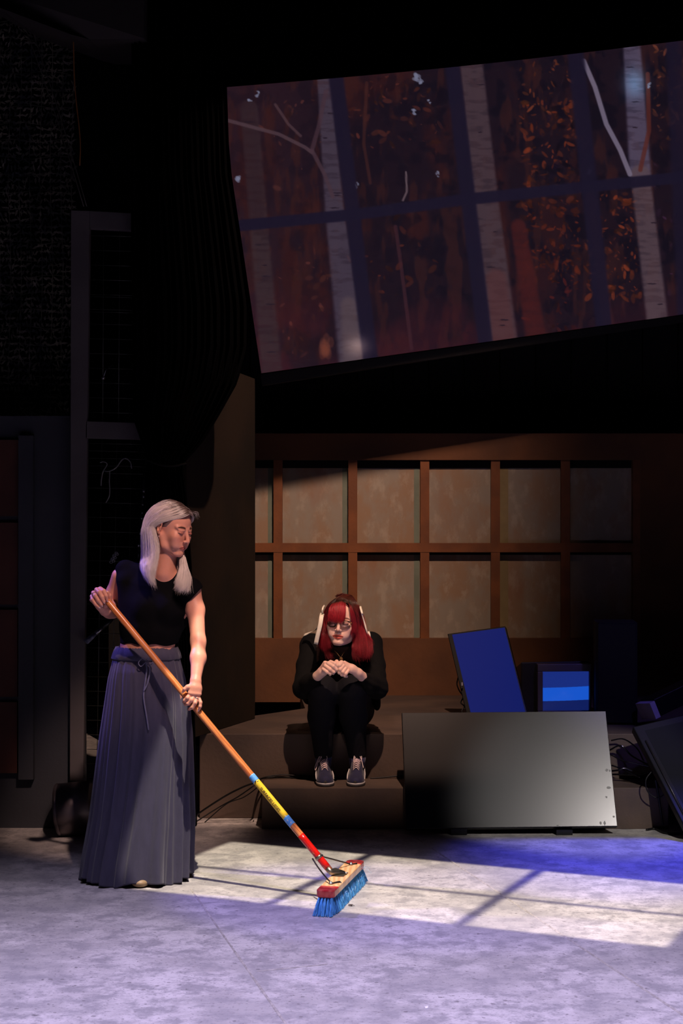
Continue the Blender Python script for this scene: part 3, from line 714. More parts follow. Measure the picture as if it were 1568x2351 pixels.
# cables beside the woman, coming off the step
def cab_left(ys, r, lb):
    cable(ys, r, lb)
cab_left([onfloor(440, 1880, .006), P3(470, 1858, 8.46), P3(520, 1826, 8.44), P3(560, 1806, 8.42), P3(590, 1795, 8.42), P3(601, 1787, 8.53), P3(640, 1784, 8.545), P3(700, 1786, 8.55)], .005, 'thick black cable sloping from the step down to the floor beside the skirt')
cab_left([onfloor(445, 1890, .005), P3(500, 1855, 8.42), P3(545, 1830, 8.40), P3(585, 1802, 8.38), P3(603, 1786, 8.5), P3(650, 1779, 8.54), P3(715, 1785, 8.54)], .0035, 'thin grey-black cable rising over the step corner behind the broom handle')
cab_left([onfloor(470, 1888, .004), P3(520, 1846, 8.4), P3(560, 1830, 8.38), P3(592, 1806, 8.36), P3(598, 1790, 8.4)], .003, 'lowest thin cable sagging under the others beside the skirt')
cab_left([P3(850, 1787, 8.545), P3(880, 1785, 8.545), P3(925, 1781, 8.545), P3(980, 1783, 8.545)], .004, 'black cable lying along the back of the step beside the sneakers')

# metal can lying behind the skirt
can = thing('metal_drum', onfloor(165, 1915), 'dented metal drum lying on its side in the dark behind the skirt', 'drum')
m_tin = mat('dull_tin', (118, 110, 116), .42, .85, var=.25, scale=10, bump=.1, bscale=12)
Yk = 8.07
Mc = Matrix.Translation(at(172, 1856, Yk+.05)) @ Matrix.Rotation(math.radians(84), 4, 'Y') @ Matrix.Rotation(0, 4, 'Z')
rad = Mc.translation.z
MB().lathe([(0, -.085), (rad-.012, -.085), (rad-.002, -.08), (rad-.002, .09), (rad-.02, .09), (0, .088)], Mc, 48).build('body', m_tin, can)
MB().lathe([(rad-.004, -.088), (rad, -.082), (rad, -.072), (rad-.004, -.068)], Mc, 48).build('rim', m_tin, can)
hd = MB(); c = at(140, 1832, Yk-.03); hd.tube([c+Vector((.012*math.cos(a), -.004, .009*math.sin(a))) for a in np.linspace(0, 5.5, 10)], .003, 6); hd.build('clip', m_silver, can)

# lint on the floor by the bristles
b = MB(); c = onfloor(803, 2079, .003)
for k in range(16):
    a = random.uniform(0, 6.3); L = random.uniform(.006, .022); q = c+Vector((random.uniform(-.006, .01), random.uniform(-.004, .004), 0))
    b.tube([q-Vector((math.cos(a)*L*.5, math.sin(a)*L*.3, -.001)), q+Vector((0, 0, .004)), q+Vector((math.cos(a)*L*.6, math.sin(a)*L*.3, 0))], .0009, 4)
tag(b.build('dust_clump', mat('dark_lint', (60, 48, 44), .9)), 'small dark clump of lint on the floor beside the broom', 'dust')
b = MB(); b.prism([onfloor(975, 2312), onfloor(983, 2310), onfloor(982, 2316), onfloor(977, 2317)], (0, 0, .002))
tag(b.build('paper_scrap', mat('white_paper', (235, 232, 238), .8)), 'tiny white paper scrap on the open floor nearest the viewer', 'paper')
# ------------------------------------------------------------------ push broom
HA = at(245, 1378, 7.0); HB = at(757, 1998, 6.76); HD = (HB-HA).normalized(); HL = (HB-HA).length; HR = .0145
def hpt(px):
    """point of the handle axis seen at column px"""
    k = (px-CX)/FPX; t_ = (k*HA.y-HA.x)/((HB.x-HA.x)-k*(HB.y-HA.y)); return HA.lerp(HB, t_)
def wood_material(name, c1, c2, sc=(1, 1, 1)):
    m = bpy.data.materials.new(name); m.use_nodes = True; t = NT(m.node_tree); p = t.n['Principled BSDF']
    tc = t.node('ShaderNodeTexCoord'); mp = t.node('ShaderNodeMapping'); t.l.new(tc.outputs['Object'], mp.inputs[0]); mp.inputs['Scale'].default_value = sc
    wv = t.node('ShaderNodeTexWave', wave_type='BANDS', bands_direction='X'); wv.inputs['Scale'].default_value = 14; wv.inputs['Distortion'].default_value = 9; wv.inputs['Detail'].default_value = 3; wv.inputs['Detail Scale'].default_value = .6
    t.l.new(mp.outputs[0], wv.inputs['Vector'])
    mx = t.node('ShaderNodeMix', data_type='RGBA'); t.put(mx.inputs[0], t.ss(wv.outputs['Fac'], .2, .9)); mx.inputs[6].default_value = (*lin(c1), 1); mx.inputs[7].default_value = (*lin(c2), 1)
    t.l.new(mx.outputs[2], p.inputs['Base Color']); p.inputs['Roughness'].default_value = .34; p.inputs['Coat Weight'].default_value = .3; p.inputs['Coat Roughness'].default_value = .25
    return m
broom = thing('push_broom', (0, 6.8, 0), 'push broom with orange wooden handle, red block ends and blue bristles, held by the woman', 'broom')
# the handle is written along its own axis so that the grain runs with it
hq = HD.to_track_quat('Z', 'Y')
m_wood = wood_material('varnished_wood', (222, 138, 76), (186, 98, 46), (3.2, 3.2, .35))
bh = MB(); bh.lathe([(0, 0), (.008, .001), (.0135, .006), (HR, .014)]+[(HR, HL*k/12) for k in range(1, 12)]+[(HR, HL-.0), (0, HL)], None, 28)
ho = bh.build('handle', m_wood); ho.location = HA; ho.rotation_mode = 'QUATERNION'; ho.rotation_quaternion = hq; par(ho, broom)
MH = Matrix.Translation(HA) @ hq.to_matrix().to_4x4()
def hz(px): return (hpt(px)-HA).dot(HD)
def sleeve(name, z0, z1, dr, m, slant=0.0):
    b = MB(); seg = 32; R = HR+dr; vs = []; n = 8
    # local direction facing the camera, for slanted sticker edges
    for j, (r, z) in enumerate([(HR-.001, z0), (R, z0)]+[(R, z0+(z1-z0)*k/n) for k in range(1, n)]+[(R, z1), (HR-.001, z1)]):
        for k in range(seg):
            a = 2*math.pi*k/seg; s_ = slant*math.cos(a+.6); vs.append(MH @ Vector((r*math.cos(a), r*math.sin(a), z+s_)))
    fs = [(i*seg+k, i*seg+(k+1) % seg, (i+1)*seg+(k+1) % seg, (i+1)*seg+k) for i in range(n+2) for k in range(seg)]
    b.add(vs, fs, True); return b.build(name, m, ho)
m_yel = mat('yellow_sticker', (238, 200, 52), .35, var=.1, scale=30)
m_blu = mat('blue_sticker', (70, 150, 222), .35, var=.2, scale=60, rgb2=(120, 180, 232))
m_red = mat('chipped_red_paint', (206, 26, 18), .3, var=.2, scale=30, coat=.4)
lab = sleeve('sticker', hz(585), hz(662), .0003, m_yel, .004)
b_ = sleeve('sticker_band', hz(578), hz(589), .0005, m_blu, .004); b_ = sleeve('sticker_band', hz(657), hz(672), .0005, m_blu, .004)
sleeve('red_sleeve', hz(690), HL-.012, .0004, m_red)
# lettering bent round the handle
def bent_text(txt, zc, size, phi0, m, name='lettering', scuff=True):
    cu_ = bpy.data.curves.new('t', 'FONT'); cu_.body = txt; cu_.size = size; cu_.align_x = 'CENTER'; cu_.align_y = 'CENTER'; cu_.resolution_u = 3; cu_.offset = size*.012; cu_.space_character = 1.02
    to = bpy.data.objects.new('t', cu_); COL.objects.link(to); dg = bpy.context.evaluated_depsgraph_get(); me = to.evaluated_get(dg).to_mesh()
    V = [Vector(v.co) for v in me.vertices]; F = [tuple(p.vertices) for p in me.polygons]
    to.evaluated_get(dg).to_mesh_clear(); bpy.data.objects.remove(to); bpy.data.curves.remove(cu_)
    # camera-facing direction about the handle
    ctr = HA+HD*zc; vdir = (Vector((0, 0, CAM_Z))-ctr); vdir = (vdir-HD*vdir.dot(HD)).normalized(); side = vdir.cross(HD).normalized()
    if side.z < 0: side = -side
    bm = bmesh.new(); bm.from_mesh(bpy.data.meshes.new('t'))
    vv = [bm.verts.new(v) for v in V]
    for f_ in F:
        try: bm.faces.new([vv[i] for i in f_])
        except ValueError: pass
    for k in range(-6, 7): bmesh.ops.bisect_plane(bm, geom=bm.verts[:]+bm.edges[:]+bm.faces[:], plane_co=(0, k*size*.07, 0), plane_no=(0, 1, 0))
    bm.verts.ensure_lookup_table(); V = [v.co.copy() for v in bm.verts]; bm.verts.index_update(); F = [tuple(v.index for v in f_.verts) for f_ in bm.faces]; bm.free()
    R = HR+.0011; out = []
    for v in V:
        a = v.y/R+phi0; out.append(HA+HD*(zc+v.x)+vdir*R*math.cos(a)+side*R*math.sin(a))
    b = MB(); b.add(out, F); return b.build(name, m, ho)
m_ink = mat('dark_lettering', (52, 36, 28), .6)
zc = (hz(597)+hz(647))/2; L_ = hz(648)-hz(596)
bent_text('SURFACES LISSES', zc, .0165, -.30, m_ink)
# small printed mark and scuffs on the sticker
b = MB()
for z_, a_, s_ in ((hz(587)+.004, -.2, .0035), (hz(589)+.002, -.5, .003), (hz(590), .35, .003)):
    ctr = HA+HD*z_; vdir = (Vector((0, 0, CAM_Z))-ctr); vdir = (vdir-HD*vdir.dot(HD)).normalized(); side = vdir.cross(HD).normalized(); side = side if side.z > 0 else -side
    b.prism([HA+HD*(z_+s_*math.cos(q)*random.uniform(.6, 1.2))+(vdir*math.cos(a_+s_*math.sin(q)/HR)+side*math.sin(a_+s_*math.sin(q)/HR))*(HR+.0004) for q in np.linspace(0, 5.6, 9)], vdir*.0006)
b.build('printed_mark', m_ink, ho)
m_scuff = mat('torn_sticker_paper', (206, 204, 196), .7)
for z_, a_, s_, t_ in ((hz(655), .1, .007, .6), (hz(662), -.2, .006, .8), (hz(667), .15, .005, 1.1), (hz(668), -.5, .004, .5)):
    b = MB(); ctr = HA+HD*z_; vdir = (Vector((0, 0, CAM_Z))-ctr); vdir = (vdir-HD*vdir.dot(HD)).normalized(); side = vdir.cross(HD).normalized(); side = side if side.z > 0 else -side
    b.prism([HA+HD*(z_+s_*math.cos(q)*random.uniform(.3, 1.1))+(vdir*math.cos(a_+s_*t_*.5*math.sin(q)/HR)+side*math.sin(a_+s_*t_*.5*math.sin(q)/HR))*(HR+.0003) for q in np.linspace(0, 5.7, 11)], vdir*.0008)
    b.build('torn_patch', m_scuff, ho)
m_chip = mat('bare_wood_chip', (214, 150, 92), .5)
for k in range(9):
    z_ = hz(712)+random.uniform(-.01, .05); a_ = -.5+random.uniform(-.35, .1); s_ = random.uniform(.002, .006)
    b = MB(); ctr = HA+HD*z_; vdir = (Vector((0, 0, CAM_Z))-ctr); vdir = (vdir-HD*vdir.dot(HD)).normalized(); side = vdir.cross(HD).normalized(); side = side if side.z > 0 else -side
    b.prism([HA+HD*(z_+s_*math.cos(q)*random.uniform(.5, 1.1))+(vdir*math.cos(a_+.0012*math.sin(q)/HR)+side*math.sin(a_+.0012*math.sin(q)/HR))*(HR+.0003) for q in np.linspace(0, 5.6, 8)], vdir*.0006)
    b.build('paint_chip', m_chip, ho)

# block
BA = Vector((.2207, .975, 0)).normalized(); BS = Vector((BA.y, -BA.x, 0)); C0 = Vector((-.066, 6.498, 0)); BLEN = .588
BZ0, BZ1 = .070, .100
MBk = Matrix(((BS.x, BA.x, 0, C0.x), (BS.y, BA.y, 0, C0.y), (0, 0, 1, 0), (0, 0, 0, 1)))
def blk_outline(y0, y1, hw, r, ends):
    pts = []
    def arc(cx, cy, a0, a1):
        for k in range(7): a = a0+(a1-a0)*k/6; pts.append((cx+r*math.cos(a), cy+r*math.sin(a)))
    if ends[0]: arc(-hw+r, y0+r, math.pi, 1.5*math.pi); arc(hw-r, y0+r, 1.5*math.pi, 2*math.pi)
    else: pts.extend([(-hw, y0), (hw, y0)])
    if ends[1]: arc(hw-r, y1-r, 0, .5*math.pi); arc(-hw+r, y1-r, .5*math.pi, math.pi)
    else: pts.extend([(hw, y1), (-hw, y1)])
    return pts
m_pine = wood_material('bare_pine', (232, 186, 138), (214, 160, 110), (1, .25, 1))
m_redw = mat('worn_red_paint', (176, 26, 34), .4, var=.25, scale=40, rgb2=(196, 84, 70), coat=.3)
def block(name, y0, y1, ends, m):
    pts = blk_outline(y0, y1, .038, .020, ends); b = MB(); b.prism([MBk @ Vector((x, y, BZ0)) for x, y in pts], (0, 0, BZ1-BZ0)); return b.build(name, m, broom, bevel=.004)
bk = block('block', .085, BLEN-.075, (0, 0), m_pine)
block('block_end', 0, .0855, (1, 0), m_redw); block('block_end', BLEN-.0755, BLEN, (0, 1), m_redw)
# bristles: thousands of thin filaments in tufts, splayed and bent
def filaments(roots, tips, r0, bend, rng, K=5):
    n = len(roots); t = np.linspace(0, 1, K)[None, :, None]
    P = roots[:, None]*(1-t)+tips[:, None]*t+bend[:, None]*(np.sin(t*math.pi)*.5)
    return P
def tubes(P, rad, seg=3):
    """P (n,K,3) -> many thin tubes in one mesh; rad (n,K)"""
    n, K, _ = P.shape; T = np.gradient(P, axis=1); T /= np.linalg.norm(T, axis=2, keepdims=True)+1e-9
    ref = np.where(np.abs(T[..., 2:3]) > .9, np.array([0, 1., 0]), np.array([0, 0, 1.])) if False else np.broadcast_to(np.array([.13, .97, .2]), T.shape)
    S = np.cross(T, ref); S /= np.linalg.norm(S, axis=2, keepdims=True)+1e-9; U = np.cross(S, T)
    V = np.stack([P+rad[..., None]*(S*math.cos(2*math.pi*k/seg)+U*math.sin(2*math.pi*k/seg)) for k in range(seg)], 2)
    idx = np.arange(n*K*seg).reshape(n, K, seg); a = idx[:, :-1]; b = idx[:, 1:]
    F = np.stack([a, np.roll(a, -1, 2), np.roll(b, -1, 2), b], -1).reshape(-1, 4)
    return V.reshape(-1, 3), F
rg = np.random.default_rng(4); n = 7000
tx = rg.integers(0, 5, n); ty = rg.integers(0, 40, n)
rx = (tx-2)*.0125+rg.normal(0, .0016, n); ry = .008+(ty/39)*(BLEN-.016)+rg.normal(0, .0018, n)
end = np.clip((.03-ry)/.03, 0, 1)-np.clip((ry-BLEN+.03)/.03, 0, 1)
tipx = rx*1.35-np.clip((.06-ry)/.06, 0, 1)*.012+rg.normal(0, .0035, n)+.006; tipy = ry-end*.042+rg.normal(0, .004, n)
z0 = np.full(n, BZ0+.001); z1 = np.abs(rg.normal(0, .003, n))+.0012
R_ = np.stack([rx, ry, z0], 1); T_ = np.stack([tipx, tipy, z1], 1)
P = filaments(R_, T_, 0, np.stack([rg.normal(0, .004, n), rg.normal(0, .004, n), 0*rx], 1), rg)
A4 = np.array(MBk); P = P @ A4[:3, :3].T+A4[:3, 3]
V, F = tubes(P, np.full(P.shape[:2], .0010)*np.linspace(1, .8, 5)[None])
shade = (.75+.5*rg.random(n))[:, None, None]*np.ones((n, 5*3, 3)); pale = rg.random(n) < .05; shade[pale] = (2.1, 1.6, 1.15)
m_brs = mat('blue_nylon_bristle', (92, 172, 236), .42, var=.25, scale=30, vcol=True)
tag(np_mesh('bristles', V, F, m_brs, broom, col=shade.reshape(-1, 3)), kind='stuff')
b = MB()
for k in range(5):
    q = MBk @ Vector((.03, BLEN-.02*k, .06)); b.tube(spline([q, q+Vector((.015, .0, .012+.004*k)), q+Vector((.03+.006*k, -.01*k, .012*(k % 3)))], 8), .0005, 4)
for k in range(26):
    y_ = random.uniform(.1, BLEN); q = MBk @ Vector((.036+random.uniform(0, .006), y_, random.uniform(.02, .05))); e = Vector((random.uniform(-.004, .01), random.uniform(-.03, .03), random.uniform(-.02, .02)))
    b.tube([q, q+e*.5+Vector((.003, 0, .003)), q+e], .00045, 4)
tag(b.build('fibre_wisps', mat('pale_fibre', (190, 214, 232), .6), broom), kind='stuff')
# socket, clamp, braces, bolts
m_steel = mat('worn_steel', (150, 140, 124), .35, .9, var=.4, scale=30)
m_dsteel = mat('dark_steel_rod', (70, 66, 66), .35, .8, var=.3)
Cs = MBk @ Vector((0, BLEN*.5, BZ1)); sk0 = HB-HD*.014
b = MB(); b.tube([sk0, HB+HD*.008, (HB+Cs)/2+Vector((0, 0, .004)), Cs+Vector((.012, .012, .004))], [.0165, .0165, .017, .010], 16, flat=.8)
q = Cs+Vector((.012, .0, 0)); b.prism([MBk @ Vector(v) for v in ((-.019, BLEN*.5-.045, BZ1), (.019, BLEN*.5-.045, BZ1), (.024, BLEN*.5+.03, BZ1), (-.024, BLEN*.5+.03, BZ1))], (0, 0, .003))
b.build('socket', m_steel, broom)
b = MB(); b.box((-.001, 0, 0), (.001, 1, 1)); b = MB()
zcl = hz(732); b.lathe([(HR-.0005, zcl-.007), (HR+.0022, zcl-.007), (HR+.0022, zcl+.007), (HR-.0005, zcl+.007)], MH, 28); b.build('clamp', m_steel, broom)
def brace(pts): return MB().tube(spline(pts, 24), .0032, 8).build('brace', m_dsteel, broom)
yF_, yN_ = BLEN-.105, .112
eF = MBk @ Vector((.0, yF_, BZ1+.003)); eN = MBk @ Vector((-.002, yN_, BZ1+.003))
pc = HA+HD*zcl
brace([pc+Vector((.014, -.006, .010)), pc+Vector((.022, .03, -.006)), (pc+Vector((.022, .03, -.006))).lerp(eF, .35), (pc+Vector((.022, .03, -.006))).lerp(eF, .8), eF, eF+BA*.02+BS*.022])
brace([pc+Vector((-.026, -.012, -.004)), (pc+Vector((-.024, -.02, -.012))).lerp(eN, .3), (pc+Vector((-.024, -.02, -.012))).lerp(eN, .75), eN+Vector((-.004, 0, .008)), eN, eN+BA*.035+BS*.030+Vector((0, 0, .001)), eN+BA*.02+BS*.037+Vector((0, 0, -.012))])
for e in (eF, eN):
    MB().lathe([(0, .007), (.005, .006), (.0075, .001), (.009, 0), (.009, -.002), (0, -.002)], Matrix.Translation(e+Vector((0, 0, .002))), 14).build('bolt', m_silver, broom)
MB().lathe([(0, .006), (.004, .005), (.006, 0), (0, 0)], Matrix.Translation(Cs+Vector((.02, -.004, .006))), 12).build('bolt', m_silver, broom)
# ------------------------------------------------------------------ people: implicit surfaces turned into one mesh
class Field:
    """smooth union of rounded shapes, evaluated on grids and turned into a mesh"""
    def __init__(s): s.p = []
    def add(s, fn, lo, hi, k=.01, op='u'): s.p.append((fn, np.array(lo, float), np.array(hi, float), k, op)); return s
    def cone(s, a, b, ra, rb, k=.012, op='u'):
        a = np.array(tuple(a), float); b = np.array(tuple(b), float); d = b-a; L = max(d@d, 1e-9); m = max(ra, rb)
        def fn(P):
            q = P-a; t = np.clip(q@d/L, 0, 1); return np.sqrt(((q-t[..., None]*d)**2).sum(-1))-(ra+(rb-ra)*t)
        return s.add(fn, np.minimum(a, b)-m, np.maximum(a, b)+m, k, op)
    def chain(s, pts, rs, k=.012):
        for i in range(len(pts)-1): s.cone(pts[i], pts[i+1], rs[i], rs[i+1], k)
        return s
    def ell(s, c, r, R=None, k=.012, op='u'):
        c = np.array(tuple(c), float); r = np.array(r, float); Rm = np.eye(3) if R is None else np.array(R)
        def fn(P):
            q = (P-c)@Rm; k0 = np.sqrt(((q/r)**2).sum(-1)); k1 = np.sqrt(((q/(r*r))**2).sum(-1))+1e-9; return k0*(k0-1)/k1
        e = np.abs(Rm)@r; return s.add(fn, c-e, c+e, k, op)
    def slabs(s, rows, side, k=.02, op='u', extra=0.0):
        """body of elliptical sections: rows (centre, half width, half depth) along a curved axis; side = width direction"""
        for i in range(len(rows)-1):
            (a, wa, da), (b, wb, db) = rows[i], rows[i+1]
            a = np.array(tuple(a), float); b = np.array(tuple(b), float); d = b-a; L = d@d; dn = d/math.sqrt(L)
            sd = np.array(tuple(side), float); sd = sd-dn*(sd@dn); sd /= np.linalg.norm(sd); dp = np.cross(dn, sd)
            def fn(P, a=a, d=d, L=L, dn=dn, sd=sd, dp=dp, wa=wa, wb=wb, da=da, db=db):
                q = P-a; t0 = q@d/L; t = np.clip(t0, 0, 1); w = wa+(wb-wa)*t+extra; e = da+(db-da)*t+extra
                ax = (t0-t)*math.sqrt(L); u = (q@sd)/w; v = (q@dp)/e; m = np.minimum(w, e); wv = ax/m
                return (np.sqrt(u*u+v*v+wv*wv)-1)*m
            mx = max(wa, wb, da, db)+extra; s.add(fn, np.minimum(a, b)-mx, np.maximum(a, b)+mx, k, op)
        return s
    def grid(s, lo, hi, h):
        lo = np.array(lo, float); n = np.ceil((np.array(hi)-lo)/h).astype(int)+1
        G = np.full(n, .05, np.float32); ax = [lo[i]+h*np.arange(n[i]) for i in range(3)]
        for fn, a, b, k, op in s.p:
            pad = k+2.5*h+.004
            i0 = np.maximum(0, np.floor((a-pad-lo)/h).astype(int)); i1 = np.minimum(n, np.ceil((b+pad-lo)/h).astype(int)+1)
            if (i1 <= i0).any(): continue
            P = np.stack(np.meshgrid(ax[0][i0[0]:i1[0]], ax[1][i0[1]:i1[1]], ax[2][i0[2]:i1[2]], indexing='ij'), -1)
            d = fn(P).astype(np.float32); S = G[i0[0]:i1[0], i0[1]:i1[1], i0[2]:i1[2]]
            if op == 'u': hh = np.clip(.5+.5*(S-d)/k, 0, 1); S[...] = S*(1-hh)+d*hh-k*hh*(1-hh)
            elif op == 's': hh = np.clip(.5-.5*(S+d)/k, 0, 1); S[...] = S*(1-hh)-d*hh+k*hh*(1-hh)
            elif op == 'i': S[...] = np.maximum(S, d)
        return G, lo
    def mesh(s, lo, hi, h, drop=()):
        G, lo = s.grid(lo, hi, h); n = np.array(G.shape)-1
        I = G < 0; c = np.zeros(tuple(n), np.uint8)
        offs = [(i, j, k) for i in (0, 1) for j in (0, 1) for k in (0, 1)]
        for o in offs: c += I[o[0]:o[0]+n[0], o[1]:o[1]+n[1], o[2]:o[2]+n[2]]
        cells = np.stack(np.nonzero((c > 0) & (c < 8)), -1)
        idx = np.full(tuple(n), -1, np.int64); idx[cells[:, 0], cells[:, 1], cells[:, 2]] = np.arange(len(cells))
        val = {o: G[cells[:, 0]+o[0], cells[:, 1]+o[1], cells[:, 2]+o[2]] for o in offs}
        acc = np.zeros((len(cells), 3)); cnt = np.zeros(len(cells))
        for a in offs:
            for ax in range(3):
                if a[ax]: continue
                b = list(a); b[ax] = 1; va, vb = val[a], val[tuple(b)]; m = (va < 0) != (vb < 0)
                t = np.where(m, va/(va-vb+1e-12), 0); p = np.tile(np.array(a, float), (len(cells), 1)); p[:, ax] += t
                acc += p*m[:, None]; cnt += m
        V = lo+(cells+acc/cnt[:, None])*h
        F = []
        for ax in range(3):
            u, v = [(1, 2), (2, 0), (0, 1)][ax]
            A = I; sl0 = [slice(None)]*3; sl1 = [slice(None)]*3; sl0[ax] = slice(0, -1); sl1[ax] = slice(1, None)
            m = A[tuple(sl0)] != A[tuple(sl1)]; e = np.stack(np.nonzero(m), -1)
            e = e[(e[:, u] > 0) & (e[:, v] > 0) & (e[:, u] < n[u]) & (e[:, v] < n[v])]
            def cid(du, dv):
                q = e.copy(); q[:, u] += du; q[:, v] += dv; return idx[q[:, 0], q[:, 1], q[:, 2]]
            Q = np.stack([cid(-1, -1), cid(0, -1), cid(0, 0), cid(-1, 0)], -1)
            fl = I[e[:, 0], e[:, 1], e[:, 2]]; Q = np.where(fl[:, None], Q, Q[:, ::-1]); F.append(Q[(Q >= 0).all(1)])
        F = np.vstack(F)
        for dlo, dhi in drop:
            inb = ((V > np.array(dlo)+.004) & (V < np.array(dhi)-.004)).all(1); F = F[~inb[F].all(1)]
        return V, F
def join(parts):
    V = []; F = []; b = 0
    for v, f in parts: V.append(v); F.append(f+b); b += len(v)
    return np.vstack(V), np.vstack(F)
def compact(V, F):
    u = np.unique(F); m = np.full(len(V), -1); m[u] = np.arange(len(u)); return V[u], m[F]

class Head:
    """head placed by centre, yaw (towards +x), pitch (down), roll"""
    def __init__(s, c, yaw, pitch, roll=0, sc=1.0):
        s.c = Vector(c); s.R = (Matrix.Rotation(math.radians(yaw), 3, 'Z') @ Matrix.Rotation(math.radians(pitch), 3, 'X') @ Matrix.Rotation(math.radians(roll), 3, 'Y')); s.sc = sc
        s.Rn = np.array(s.R)
    def w(s, x, y, z): return s.c+s.R @ (Vector((x, y, z))*s.sc)
    def W(s, P): return np.array(tuple(s.c))+(np.asarray(P)*s.sc)@s.Rn.T
    def L(s, P): return ((np.asarray(P)-np.array(tuple(s.c)))@s.Rn)/s.sc
    def dir(s, v): return s.R @ Vector(v)
def add_head(F, H, o=None):
    mw = (o or {}).get('mw', 1.0)
    """o: optional shape settings"""
    o = dict(dict(open=0.0, cheek=1.0, frown=0.0, jaw=1.0, chin=1.0), **(o or {})); k = H.sc
    def E(c, r, kk=.012, op='u', rot=None):
        R = H.Rn if rot is None else H.Rn@np.array(rot); F.ell(H.w(*c), [v*k for v in r], R, kk*k, op)
    def Cn(a, b, ra, rb, kk=.008, op='u'): F.cone(H.w(*a), H.w(*b), ra*k, rb*k, kk*k, op)
    rx = lambda a: Matrix.Rotation(math.radians(a), 3, 'X'); ry = lambda a: Matrix.Rotation(math.radians(a), 3, 'Y'); rz = lambda a: Matrix.Rotation(math.radians(a), 3, 'Z')
    E((0, .020, .034), (.0735, .092, .084)); E((0, -.018, .030), (.064, .066, .070), .02)
    E((0, -.026, -.028), (.059*o['jaw'], .060, .072), .018)
    for s_ in (-1, 1):
        Cn((s_*.052*o['jaw'], .004, -.040), (s_*.044*o['jaw'], -.020, -.078), .018, .015, .020); Cn((s_*.044*o['jaw'], -.020, -.078), (s_*.014, -.070, -.100), .015, .013, .020)
        E((s_*.040, -.064, -.026), (.021*o['cheek'], .020, .024), .022)
        E((s_*.030, -.066, -.060), (.020*o['cheek'], .020, .022), .02)
    E((0, -.078, -.097), (.020*o['chin'], .014, .014), .014)
    # eye sockets, lids
    for s_ in (-1, 1):
        E((s_*.0305, -.0995, .003), (.0165, .0170, .0120), .014, 's', rz(s_*-16))
        E((s_*.031, -.0745, .001), (.0150, .0125, .0125), .004)
        E((s_*.031, -.0855, -.0015), (.0125, .0035, .0050), .0035, rot=rx(-18))
        Cn((s_*.044, -.076, .0105), (s_*.020, -.0865, .0095), .0022, .0022, .005)
        Cn((s_*.048, -.0665, .0205), (s_*.016, -.0800, .0175), .0060, .0068, .014)
    # nose
    Cn((0, -.084, .012), (0, -.104, -.026), .0070, .0085, .010); E((0, -.1065, -.0335), (.0098, .0100, .0088), .006)
    for s_ in (-1, 1):
        E((s_*.0115, -.0985, -.037), (.0065, .0085, .0062), .005); E((s_*.0058, -.104, -.0440), (.0032, .0045, .003), .002, 's')
    Cn((0, -.090, -.046), (0, -.089, -.056), .0035, .0035, .006)
    # lips
    op_ = o['open']; fr = o['frown']
    zc_ = -.0645
    E((0, -.077, zc_-.002), (.027, .014, .018), .016)
    for s_ in (-1, 1):
        Cn((s_*.0042, -.0915, zc_+.0028), (s_*.0220*mw, -.0820, zc_-.0020-fr), .0042, .0020, .004)
        Cn((0, -.0900, zc_-.0066-op_), (s_*.0200*mw, -.0820, zc_-.0042-fr-op_*.3), .0048, .0020, .004)
        Cn((0, -.0965, zc_-.0018-op_*.35), (s_*.0230*mw, -.0850, zc_-.0030-fr-op_*.1), .0012+op_*.42, .0010, .0015, 's')
        
    Cn((-.010, -.0935, zc_-.0160-op_), (.010, -.0935, zc_-.0160-op_), .0030, .0030, .007, 's')
    # ears
    for s_ in (-1, 1):
        re = rz(s_*22) @ rx(10)
        E((s_*.0755, .010, -.002), (.0065, .0175, .0300), .004, rot=re)
        E((s_*.0800, .0060, .001), (.0050, .0100, .0190), .003, 's', rot=re)
        E((s_*.0770, .0035, -.004), (.0035, .0040, .0070), .003, rot=re)
        E((s_*.0745, .004, -.0270), (.0050, .0080, .0080), .005, rot=re)
